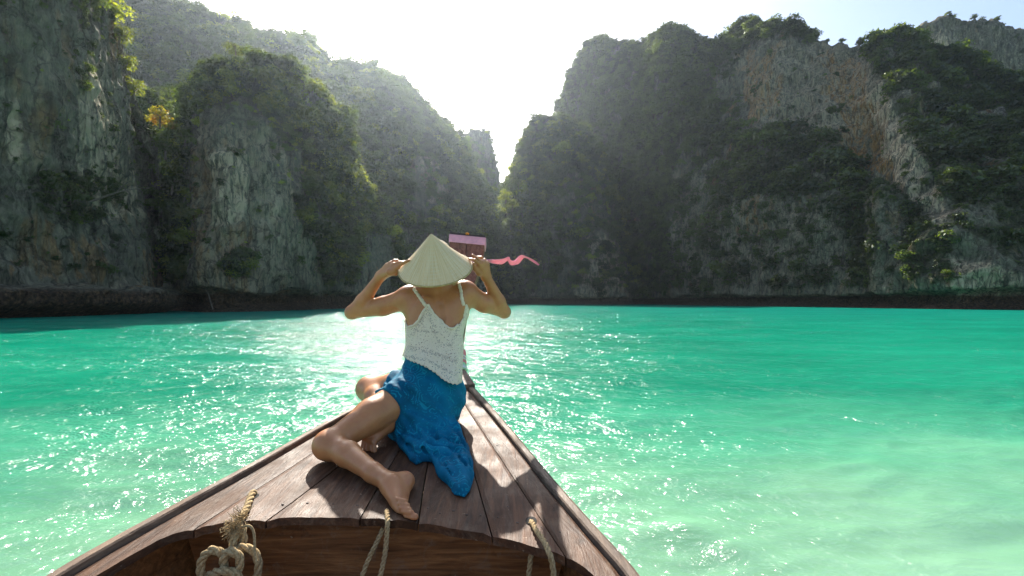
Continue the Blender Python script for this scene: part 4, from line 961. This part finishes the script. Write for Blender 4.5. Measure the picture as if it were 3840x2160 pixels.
# arms
def arm(S, E, Wr, bend):
    m1 = S*.55+E*.45; m2 = E*.62+Wr*.38
    B.chain([S, m1+bend*.008, E], [.055, .046, .033], .022)
    B.chain([E, m2+bend*.012, Wr], [.033, .0345, .0235], .016)
    B.ell(E+(E-(S+Wr)/2)/np.linalg.norm(E-(S+Wr)/2)*.010, (.026, .026, .026), .018)
arm(SL, EL_, WL, V3(0, 0, -1)); arm(SR, ER_, WR, V3(.5, 0, -1))
# head and face (turned towards the bow, tipped back under the hat)
HD = HC+HA*.035+V3(0, .055, -.005)
B.ell(HD, (.077, .094, .104), .02); B.ell(HD+V3(0, .045, -.055), (.058, .055, .062), .03)
B.cone(HD+V3(0, .098, -.005), HD+V3(0, .118, -.032), .009, .013, .012); B.ell(HD+V3(0, .092, -.072), (.026, .016, .010), .012); B.ell(HD+V3(0, .088, -.105), (.024, .022, .018), .02)
for sx in (-1, 1):
    B.ell(HD+V3(sx*.032, .086, .008), (.017, .010, .010), .01, mode='cut'); B.ell(HD+V3(sx*.078, .005, -.015), (.010, .020, .032), .01)
# hands
def finger(pts, r0, r1): B.chain(pts, list(np.linspace(r0, r1, len(pts))), .006)
kL = [W(1491, 1001, 2.185), W(1476, 993, 2.20), W(1463, 990, 2.218), W(1453, 995, 2.235)]
tL = [[on_hat(1512, 985, .012), on_hat(1534, 971, .006)], [W(1495, 984, 2.185), on_hat(1514, 975, .007)], [W(1478, 978, 2.225), W(1492, 976, 2.225)], [W(1466, 984, 2.25), W(1480, 984, 2.255)]]
for k in range(4):
    B.cone(WL, kL[k], .021, .0135, .012, flat=(V3(.1, -.9, .35), 1.25)); finger([kL[k]]+tL[k], .0086 if k < 3 else .0078, .0068)
B.cone(WL, W(1474, 1018, 2.195), .021, .016, .014); B.chain([W(1460, 1020, 2.20), W(1484, 1024, 2.215), W(1504, 1012, 2.245)], [.016, .012, .009], .008)
kR = [W(1797, 990, 2.235), W(1806, 984, 2.245), W(1816, 983, 2.262), W(1826, 988, 2.28)]
tR = [[W(1781, 976, 2.20), on_hat(1766, 963, .007)], [W(1789, 968, 2.225), W(1772, 957, 2.235)], [W(1806, 966, 2.275), W(1790, 963, 2.29)], [W(1818, 974, 2.30), W(1803, 974, 2.315)]]
for k in range(4):
    B.cone(WR, kR[k], .021, .0135, .012, flat=(V3(.1, -.9, .2), 1.25)); finger([kR[k]]+tR[k], .0086 if k < 3 else .0078, .0068)
B.chain([WR+V3(-.01, -.012, .012), W(1796, 1022, 2.265), W(1782, 1008, 2.235), W(1776, 992, 2.215)], [.020, .016, .0115, .0085], .008)
# legs
HLp, KL, AL = V3(-.475, 2.10, CZ-.435), W(1232, 1670, 1.775), W(1464, 1812, 1.53)
HRp, KR, AR = V3(-.36, 2.24, CZ-.45), W(1384, 1458, 2.42), V3(-.548, 2.03, CZ-.548)
B.cone(HLp, HLp*.5+KL*.5+V3(0, 0, .012), .093, .068, .04); B.cone(HLp*.5+KL*.5+V3(0, 0, .012), KL, .068, .049, .03)
B.ell(KL+V3(-.006, .002, .002), (.049, .050, .050), .03)
cv = KL*.68+AL*.32+V3(.0, .012, .004)
B.cone(KL, cv, .045, .0455, .03); B.cone(cv, KL*.25+AL*.75, .0455, .032, .02); B.cone(KL*.25+AL*.75, AL, .034, .030, .015)
B.cone(HRp, HRp*.4+KR*.6, .108, .085, .04); B.cone(HRp*.4+KR*.6, KR, .085, .060, .03); B.ell(KR, (.060, .060, .058), .02)
cr_ = KR*.65+AR*.35+V3(0, .01, .01); B.cone(KR, cr_, .056, .054, .03); B.cone(cr_, AR, .054, .034, .02)
B.ell(V3(-.415, 2.16, CZ-.49), (.152, .118, .108), .05)
# left foot: sole turned away, big toe down
heel = W(1517, 1806, 1.565); 
B.cone(AL, heel, .033, .030, .02); B.ell(W(1482, 1816, 1.51), (.016, .016, .018), .012)
toesL = [((1516, 1941, 1.405), (1546, 1940, 1.385), .0120), ((1502, 1920, 1.415), (1534, 1922, 1.39), .0084), ((1495, 1904, 1.425), (1526, 1909, 1.40), .0082), ((1490, 1887, 1.435), (1520, 1893, 1.412), .0080), ((1486, 1870, 1.445), (1511, 1877, 1.425), .0080)]
for a, b, r in toesL:
    a = W(*a); b = W(*b); B.cone(AL+(a-AL)*.12, a, .028, r*1.15, .016); e = b-a; e = e/np.linalg.norm(e); m = (a+b)/2+V3(-.004, -.004, .003); B.chain([a, m, b+e*.011], [r*.92, r*.84, r], .0018)
B.cone(heel, W(1504, 1890, 1.465), .027, .020, .025)
# right foot: sole towards the viewer, toes on the planks
heelR = W(1452, 1592, 1.985); B.cone(AR, heelR, .034, .032, .02)
toesR = [((1400, 1655, 1.90), (1402, 1689, 1.875), .0125), ((1390, 1652, 1.905), (1389, 1692, 1.88), .0085), ((1381, 1648, 1.91), (1378, 1686, 1.885), .0082), ((1373, 1643, 1.915), (1368, 1678, 1.895), .0080), ((1366, 1636, 1.92), (1360, 1668, 1.905), .0078)]
for a, b, r in toesR:
    a = W(*a); b = W(*b); B.cone(heelR, a, .031, r*1.3, .016); B.chain([a, b+(b-a)*.25], [r*.92, r], .0018)
# rest on the planks
sl, (gx_, gy_, gz_) = B.sub(B.lo, B.lo+B.n*B.h, 0)
B.D[sl] = np.maximum(B.D[sl], (deck_z(gy_)+.0015-gz_).astype(np.float32))

def mat_skin():
    m = Mat('tanned_skin'); n = m.noise(m.co('Object'), 9, 4); f = m.noise(m.co('Object'), 160, 3)
    c = m.ramp(n, [(.3, (.38, .155, .056)), (.7, (.51, .225, .090))]); c = m.mix(m.ramp(m.noise(m.co('Object'), 42, 3), [(.45, 0), (.75, .35)]), c, (.42, .12, .055))
    m.set(color=c, rough=.40, spec=.5, sss=.12, normal=m.bump(f, .12, .0015)); m.b.inputs['Subsurface Radius'].default_value = (.012, .005, .003); m.b.inputs['Subsurface Scale'].default_value = .8
    return m.m
body = obj('person', B.mesh('person_body', 1), mat_skin())
tag(body, 'woman in white lace top and blue sarong seated on the bow, holding her hat', 'person')
M_EYE = mat_plain('eye_white', (.8, .78, .75), .2)
import bmesh
for sx in (-1, 1):
    bm = bmesh.new(); bmesh.ops.create_uvsphere(bm, u_segments=12, v_segments=8, radius=.010); me = bpy.data.meshes.new('eye'); bm.to_mesh(me); bm.free()
    e = obj('eye', me, M_EYE, body); e.location = tuple(HD+V3(sx*.032, .080, .008))

# ------------------------------------------------------------------ lace top
T = Field((-.62, 2.02, CZ-.45), (-.14, 2.50, CZ+.06), .0042)
T.loft(TORSO, .02, .008)
T.cone(W(1585, 1120, 2.27), W(1592, 1215, 2.25), .050, .043, .03); T.cone(W(1705, 1112, 2.285), W(1698, 1205, 2.265), .050, .043, .03)
T.cone(W(1590, 1180, 2.30), SL, .083, .062, .04); T.cone(W(1690, 1170, 2.31), SR, .083, .062, .04)
T.ell(W(1575, 1195, 2.37), (.063, .058, .058), .03); T.ell(W(1690, 1190, 2.38), (.063, .058, .058), .03)
T.cone(W(1600, 1500, 2.2), W(1610, 1400, 2.21), .15, .135, .06)
T.cone(W(1688, 1445, 2.10), W(1700, 1300, 2.20), .050, .040, .05)
sl, (gx_, gy_, gz_) = T.sub(T.lo, T.lo+T.n*T.h, 0)
NECK = [(1505, 1205), (1530, 1226), (1552, 1219), (1570, 1200), (1582, 1175), (1591, 1148), (1604, 1140), (1618, 1162), (1634, 1184), (1656, 1203), (1672, 1222), (1697, 1232), (1719, 1216), (1732, 1190), (1735, 1150), (1744, 1138), (1752, 1160), (1765, 1215)]
HEM = [(1480, 1338), (1500, 1342), (1530, 1352), (1570, 1362), (1610, 1380), (1640, 1400), (1660, 1416), (1690, 1430), (1716, 1436), (1760, 1436)]
nx_ = [(p[0]-1920)/F*2.17 for p in NECK]; nz_ = [CZ-(p[1]-HZ)/F*2.17 for p in NECK]
hx_ = [(p[0]-1920)/F*2.09 for p in HEM]; hz_ = [CZ-(p[1]-HZ)/F*2.09 for p in HEM]
zmaxb = np.interp(gx_, nx_, nz_); zmaxf = CZ-.085+.0*gx_; fb = sstep(2.26, 2.33, gy_)
zmax = zmaxb*(1-fb)+zmaxf*fb; zmin = np.interp(gx_, hx_, hz_)-.006*np.abs(np.sin(gx_*170))
T.D[sl] = np.maximum(T.D[sl], np.maximum(gz_-zmax, zmin-gz_)*.8).astype(np.float32)
def lace_lines(P):
    px, py = proj(P); out = np.zeros(len(P))
    segs = [((1603, 1165), (1548, 1255)), ((1603, 1165), (1652, 1295)), ((1725, 1215), (1690, 1295)), ((1652, 1295), (1690, 1295)), ((1525, 1300), (1600, 1312)), ((1600, 1312), (1715, 1355)), ((1525, 1306), (1600, 1319)), ((1600, 1319), (1715, 1362)), ((1515, 1335), (1600, 1350)), ((1600, 1350), (1710, 1405)), ((1560, 1240), (1640, 1245))]
    for (x1, y1), (x2, y2) in segs:
        dx, dy = x2-x1, y2-y1; t = np.clip(((px-x1)*dx+(py-y1)*dy)/(dx*dx+dy*dy), 0, 1); d = np.hypot(px-x1-t*dx, py-y1-t*dy); out = np.maximum(out, sstep(7.5, 3.0, d))
    return out
me = T.mesh('lace_top', 1)
co = np.empty(len(me.vertices)*3, np.float32); me.vertices.foreach_get('co', co); attr(me, 'seam', lace_lines(co.reshape(-1, 3)))
def mat_lace(solid=False):
    m = Mat('white_crochet'); o = m.co('Object'); 
    v1 = m.voro(o, 130); v2 = m.voro(o, 150); big = m.new('ShaderNodeTexVoronoi', {'Vector': o, 'Scale': 34}, feature='DISTANCE_TO_EDGE').outputs[0]
    rings = m.math('SINE', m.math('MULTIPLY', m.voro(o, 34), 26.0))
    n = m.noise(o, 26, 3)
    hole = m.math('MULTIPLY', m.ramp(v1, [(.22, .85), (.34, 0)]), m.ramp(m.math('ADD', m.math('MULTIPLY', rings, .25), n), [(.48, 0), (.60, 1)]))
    seam = m.math('MULTIPLY', m.attr('seam'), m.ramp(v2, [(.38, .45), (.52, 0)]))
    hole = m.math('MAXIMUM', hole, seam)
    h = m.math('ADD', m.math('MULTIPLY', rings, .4), m.math('MULTIPLY', v1, -1.0))
    m.set(color=m.mix(n, (.90, .77, .58), (.96, .87, .70)), rough=.9, spec=.15, normal=m.bump(h, .5, .006))
    t = m.new('ShaderNodeBsdfTranslucent', {'Color': (.85, .82, .68, 1)}); s = m.new('ShaderNodeMixShader', {0: .18, 1: m.b.outputs[0], 2: t.outputs[0]})
    if not solid:
        tr = m.new('ShaderNodeBsdfTransparent'); s = m.new('ShaderNodeMixShader', {0: hole, 1: s.outputs[0], 2: tr.outputs[0]})
    m.link(s.outputs[0], m.out.inputs[0]); return m.m
M_LACE = mat_lace(); M_LACE2 = mat_lace(True)
top_o = obj('lace_top', me, M_LACE, body)
def surf_path(pts, off=.004, fld=B):
    out = []
    for x, y in resample(catmull(pts, 120), 60):
        q = fld.trace(x, y)
        if q is not None: out.append(q-V3(0, off, 0))
    return np.array(out)
for pts, ext in (([(1598, 1148), (1589, 1136), (1574, 1114), (1559, 1093), (1553, 1086)], -1), ([(1740, 1146), (1732, 1120), (1728, 1090), (1722, 1068)], 1)):
    p = surf_path(pts, .003)
    if len(p) > 5:
        e = p[-1]; p = np.vstack([p, [e+V3(0, .03, .010), e+V3(0, .075, -.004), e+V3(0, .10, -.05)]])
        p = resample(p, 60); V, Fs = tube(p, .0068+.0022*np.abs(np.sin(np.arange(60)*.55)), 8); obj('strap', mesh_py('strap', V, Fs, True), M_LACE2, top_o)
p = surf_path(NECK[1:-2], .005, T)
V, Fs = tube(resample(p, 110), .0042+.0024*np.abs(np.sin(np.arange(110)*.42)), 7); obj('neckline_trim', mesh_py('neckline_trim', V, Fs, True), M_LACE2, top_o)

# ------------------------------------------------------------------ sarong
K = Field((-.80, 1.40, CZ-.70), (-.10, 2.62, CZ-.20), .0045)
g = .008
K.loft(TORSO, .02, g)
K.cone(HLp, HLp*.5+KL*.5+V3(0, 0, .012), .093+g, .068+g, .04); K.cone(HRp, HRp*.4+KR*.6, .108+g, .085+g, .04); K.cone(HRp*.4+KR*.6, KR, .085+g, .062+g, .03)
K.ell(V3(-.415, 2.16, CZ-.49), (.152+g, .118+g, .108+g), .05)
sl, (gx_, gy_, gz_) = K.sub(K.lo, K.lo+K.n*K.h, 0)
td = KL-HLp; td = td/np.linalg.norm(td); tr_ = KR-HRp; tr_ = tr_/np.linalg.norm(tr_)
dl = (gx_-HLp[0])*td[0]+(gy_-HLp[1])*td[1]+(gz_-HLp[2])*td[2]-.118
dr = (gx_-HRp[0])*tr_[0]+(gy_-HRp[1])*tr_[1]+(gz_-HRp[2])*tr_[2]-.26
waist = np.interp(gx_, hx_, hz_)+.030
K.D[sl] = np.maximum(K.D[sl], np.maximum(np.maximum(dl, dr), gz_-waist)).astype(np.float32)
# drape from hip to planks, then the tail lying towards the viewer
K.cone(V3(-.43, 2.10, CZ-.50), W(1590, 1610, 2.00), .095, .055, .05); K.cone(V3(-.37, 2.12, CZ-.50), W(1660, 1600, 2.02), .080, .040, .05)
K.cone(W(1520, 1560, 2.02), W(1500, 1625, 1.96), .038, .022, .04); K.cone(W(1540, 1560, 2.02), W(1600, 1650, 1.91), .045, .020, .04)
TAIL = [(1452, 1600), (1462, 1636), (1501, 1664), (1525, 1703), (1559, 1736), (1585, 1722), (1602, 1722), (1626, 1727), (1641, 1766), (1680, 1819), (1704, 1848), (1742, 1857), (1762, 1824), (1774, 1785), (1771, 1732), (1752, 1680), (1738, 1648), (1718, 1612), (1690, 1580), (1690, 1500), (1480, 1500)]
tp = np.array([deck_pt(x, y, .012)[:2] for x, y in TAIL])
sl, (gx_, gy_, gz_) = K.sub((tp[:, 0].min(), tp[:, 1].min(), CZ-.70), (tp[:, 0].max(), tp[:, 1].max(), CZ-.52), .03)
X2, Y2 = np.broadcast_arrays(gx_[:, :, 0], gy_[:, :, 0]); d2 = np.full(X2.shape, 9.); ins = np.zeros(X2.shape, bool)
for i in range(len(tp)):
    a, b = tp[i], tp[(i+1) % len(tp)]; e = b-a; t = np.clip(((X2-a[0])*e[0]+(Y2-a[1])*e[1])/(e@e), 0, 1); d2 = np.minimum(d2, np.hypot(X2-a[0]-t*e[0], Y2-a[1]-t*e[1]))
    ins ^= ((a[1] > Y2) != (b[1] > Y2)) & (X2 < (b[0]-a[0])*(Y2-a[1])/(b[1]-a[1]+1e-12)+a[0])
d2 = np.where(ins, -d2, d2)
al = V3(.30, -1, 0); al /= np.linalg.norm(al); ac = X2*(-al[1])+Y2*al[0]; lg = X2*al[0]+Y2*al[1]
Pn = np.stack([ac.ravel()*14, lg.ravel()*4, 0*ac.ravel()], 1)
Pc = np.stack([ac.ravel()*7+lg.ravel()*9, lg.ravel()*16-ac.ravel()*5, 0*ac.ravel()], 1)
hgt = .014+.020*(ridged(Pn, 1).reshape(X2.shape)*.6+.2)+.016*ridged(Pc+7, 1).reshape(X2.shape)*sstep(1.55, 1.75, Y2)+.007*gn(Pn*2.2+4).reshape(X2.shape)+.035*sstep(1.72, 2.0, Y2)
hgt = np.maximum(hgt, .008)*np.sqrt(np.clip(-d2/.02, .05, 1))
hv = (gz_-deck_z(gy_)-hgt[:, :, None])*.75
K.blend(sl, np.maximum(hv, d2[:, :, None]).astype(np.float32), .022)
# folds: raised pleats and the grooves beside them, laid along the hanging cloth
PLEATS = [[(1500, 1560), (1560, 1640), (1610, 1690), (1660, 1760), (1722, 1835)], [(1475, 1618), (1530, 1650), (1590, 1682), (1650, 1690), (1700, 1705), (1750, 1745)], [(1640, 1560), (1690, 1620), (1730, 1680), (1752, 1760), (1745, 1835)],
          [(1482, 1642), (1530, 1690), (1562, 1726)], [(1560, 1600), (1620, 1652), (1690, 1668), (1742, 1690)], [(1620, 1712), (1652, 1750), (1690, 1806)], [(1445, 1440), (1520, 1480), (1600, 1555), (1675, 1590)], [(1500, 1425), (1590, 1500), (1668, 1555)],
          [(1520, 1545), (1580, 1580), (1650, 1612), (1690, 1612)], [(1600, 1420), (1650, 1480), (1682, 1540)], [(1700, 1710), (1735, 1770), (1735, 1830)], [(1540, 1640), (1575, 1690), (1600, 1716)]]
PP = []
for k, pl in enumerate(PLEATS):
    for dx, dy in ((0, 0), (9, -11)):
        q = [K.trace(x+dx, y+dy) for x, y in resample(catmull(pl, 40), 14)]; PP.append([p for p in q if p is not None])
for k, q in enumerate(PP):
    if len(q) < 3: continue
    w = np.sin(np.linspace(.35, math.pi-.2, len(q))); big = .9+.5*((k//2*37) % 10)/10
    if k % 2 == 0: K.chain([p+V3(0, .004, -.001) for p in q], list(.0095*w*big+.002), .012)
    elif k//2 not in (6, 7, 8, 9): K.chain([p-V3(0, .003, -.004) for p in q], list(.0065*w*big+.001), .010, mode='cut')
sl, (gx_, gy_, gz_) = K.sub(K.lo, K.lo+K.n*K.h, 0)
near = np.argwhere(np.abs(K.D) < .02); Pn = K.lo+near*K.h
f1 = ridged(Pn*np.array([11, 7, 13])+3, 1); f2 = gn(np.stack([Pn[:, 0]*20+Pn[:, 2]*14, Pn[:, 1]*9+Pn[:, 2]*10, Pn[:, 2]*5], 1))
K.D[near[:, 0], near[:, 1], near[:, 2]] -= (.0045*f1+.0075*f2).astype(np.float32)
K.D[sl] = np.maximum(K.D[sl], (deck_z(gy_)+.002-gz_)).astype(np.float32)
def mat_sarong():
    m = Mat('blue_printed_cotton'); o = m.co('Object'); dn = m.new('ShaderNodeTexNoise', {'Vector': o, 'Scale': 18.0, 'Detail': 2.0}).outputs['Color']
    w = m.new('ShaderNodeVectorMath', {0: o, 1: m.new('ShaderNodeVectorMath', {0: dn, 'Scale': .03}, operation='SCALE').outputs[0]}, operation='ADD').outputs[0]
    v = m.voro(w, 17); rings = m.math('MULTIPLY', m.math('SINE', m.math('MULTIPLY', v, 30.0)), m.ramp(m.noise(o, 14, 2), [(.45, 0), (.55, 1)])); v2 = m.voro(w, 80); n = m.noise(o, 45, 4, .7)
    pat = m.math('MAXIMUM', m.ramp(rings, [(.55, 0), (.8, 1)]), m.math('MULTIPLY', m.ramp(v2, [(.22, 1), (.36, 0)]), m.ramp(n, [(.45, 0), (.6, 1)])))
    base = m.ramp(m.noise(o, 5, 3), [(.35, (.001, .10, .19)), (.65, (.002, .19, .33))])
    c = m.mix(m.math('MULTIPLY', pat, .75), base, (.008, .30, .43))
    m.set(color=c, rough=.75, spec=.15, normal=m.bump(m.noise(o, 300, 2), .15, .002))
    t = m.new('ShaderNodeBsdfTranslucent', {'Color': c}); s = m.new('ShaderNodeMixShader', {0: .15, 1: m.b.outputs[0], 2: t.outputs[0]}); m.link(s.outputs[0], m.out.inputs[0]); return m.m
obj('sarong', K.mesh('sarong', 2), mat_sarong(), body)

# ------------------------------------------------------------------ hair
Hf = Field(tuple(HD-V3(.16, .13, .36)), tuple(HD+V3(.16, .17, .13)), .0045)
Hf.ell(HD+V3(0, -.006, .006), (.088, .102, .112), .02)
Hf.ell(HD+V3(0, .12, -.03), (.06, .07, .10), .02, mode='cut')
for sx in (-1, 1):
    Hf.chain([HD+V3(sx*.075, .0, -.03), HD+V3(sx*.075, .05, -.12), HD+V3(sx*.080, .105, -.20), HD+V3(sx*.085, .115, -.27)], [.024, .022, .018, .008], .02)
near = np.argwhere(np.abs(Hf.D) < .015); Pn = Hf.lo+near*Hf.h; Hf.D[near[:, 0], near[:, 1], near[:, 2]] -= (.004*gn(Pn*np.array([110, 110, 12]))).astype(np.float32)
m = Mat('fair_hair'); nn_ = m.noise(m.co('Object', (90, 90, 4)), 2, 3); m.set(color=m.ramp(nn_, [(.3, (.30, .19, .09)), (.7, (.62, .45, .25))]), rough=.5, normal=m.bump(nn_, .5, .004))
hair = obj('hair', Hf.mesh('hair', 1), m.m, body)

# ------------------------------------------------------------------ hat
def mat_straw():
    m = Mat('palm_leaf_straw'); c0 = m.new('ShaderNodeTexCoord').outputs['Object']; sp = m.new('ShaderNodeSeparateXYZ', {0: c0})
    an = m.math('ARCTAN2', sp.outputs[1], sp.outputs[0]); rr = m.math('SQRT', m.math('ADD', m.math('MULTIPLY', sp.outputs[0], sp.outputs[0]), m.math('MULTIPLY', sp.outputs[1], sp.outputs[1])))
    vec = m.new('ShaderNodeCombineXYZ', {0: m.math('MULTIPLY', an, 9.0), 1: m.math('MULTIPLY', rr, 3.0)}).outputs[0]
    strips = m.noise(vec, 2.2, 4, .7); fine = m.noise(m.new('ShaderNodeCombineXYZ', {0: m.math('MULTIPLY', an, 60.0), 1: m.math('MULTIPLY', rr, 8.0)}).outputs[0], 1.5, 3)
    rings = m.math('SINE', m.math('MULTIPLY', rr, 520.0))
    c = m.ramp(strips, [(.3, (.74, .53, .26)), (.5, (.90, .70, .42)), (.7, (.96, .81, .56))]); c = m.mix(m.ramp(fine, [(.35, .28), (.6, 0)]), c, (.42, .32, .15))
    c = m.mix(m.math('MULTIPLY', m.math('MULTIPLY', m.ramp(rings, [(.80, 0), (.97, 1)]), .45), m.ramp(m.noise(vec, 1.1, 2), [(.45, 0), (.6, 1)])), c, (.85, .80, .62))
    m.set(color=c, rough=.55, spec=.35, normal=m.bump(m.math('ADD', fine, m.math('MULTIPLY', rings, .15)), .35, .004))
    t = m.new('ShaderNodeBsdfTranslucent', {'Color': m.mix(1.0, c, (1.0, .92, .65), 'MULTIPLY')}); s = m.new('ShaderNodeMixShader', {0: .22, 1: m.b.outputs[0], 2: t.outputs[0]}); m.link(s.outputs[0], m.out.inputs[0]); return m.m
M_STRAW = mat_straw(); M_BAMBOO = mat_plain('bamboo', (.46, .34, .14), .5, .3, 60)
hat = bpy.data.objects.new('conical_hat', None); C.objects.link(hat)
hat.matrix_world = Matrix(((H1[0], H2[0], HA[0], HC[0]), (H1[1], H2[1], HA[1], HC[1]), (H1[2], H2[2], HA[2], HC[2]), (0, 0, 0, 1))); bpy.context.view_layer.update()
tag(hat, 'pale straw conical hat held on the head of the seated woman', 'hat')
seg, nr2 = 144, 26; V = []
pl_ = rng.rand(seg)*.0012
for k in range(nr2):
    s = .004+.996*k/(nr2-1)
    for q in range(seg):
        a = q*2*math.pi/seg; r = HR*s; z = HH*(1-s)-.006*math.sin(math.pi*s)+(.0010*math.cos(a*24)+pl_[q])*s**.5+.0012*math.sin(s*60)*.4
        if s < .06: z -= .004*(1-s/.06)
        V.append((r*math.cos(a), r*math.sin(a), z))
Fs = [(k*seg+q, (k+1)*seg+q, (k+1)*seg+(q+1) % seg, k*seg+(q+1) % seg) for k in range(nr2-1) for q in range(seg)]+[tuple(range(seg))]
o = obj('cone', mesh_py('hat_cone', V, Fs, True), M_STRAW, hat); sd = o.modifiers.new('s', 'SOLIDIFY'); sd.thickness = .002; sd.offset = -1
for name, s, r, mt in [('rim', 1.0, .0040, M_BAMBOO)]+[('hoop', x, .0016, M_BAMBOO) for x in (.25, .4, .55, .7, .85)]:
    a = np.linspace(0, 2*math.pi, 97); dz = 0 if name == 'rim' else -.013
    p = np.stack([HR*s*np.cos(a), HR*s*np.sin(a), HH*(1-s)+dz+0*a], 1); V, Fs = tube(p, r, 8, False); obj(name, mesh_py(name, V, Fs, True), mt, hat)
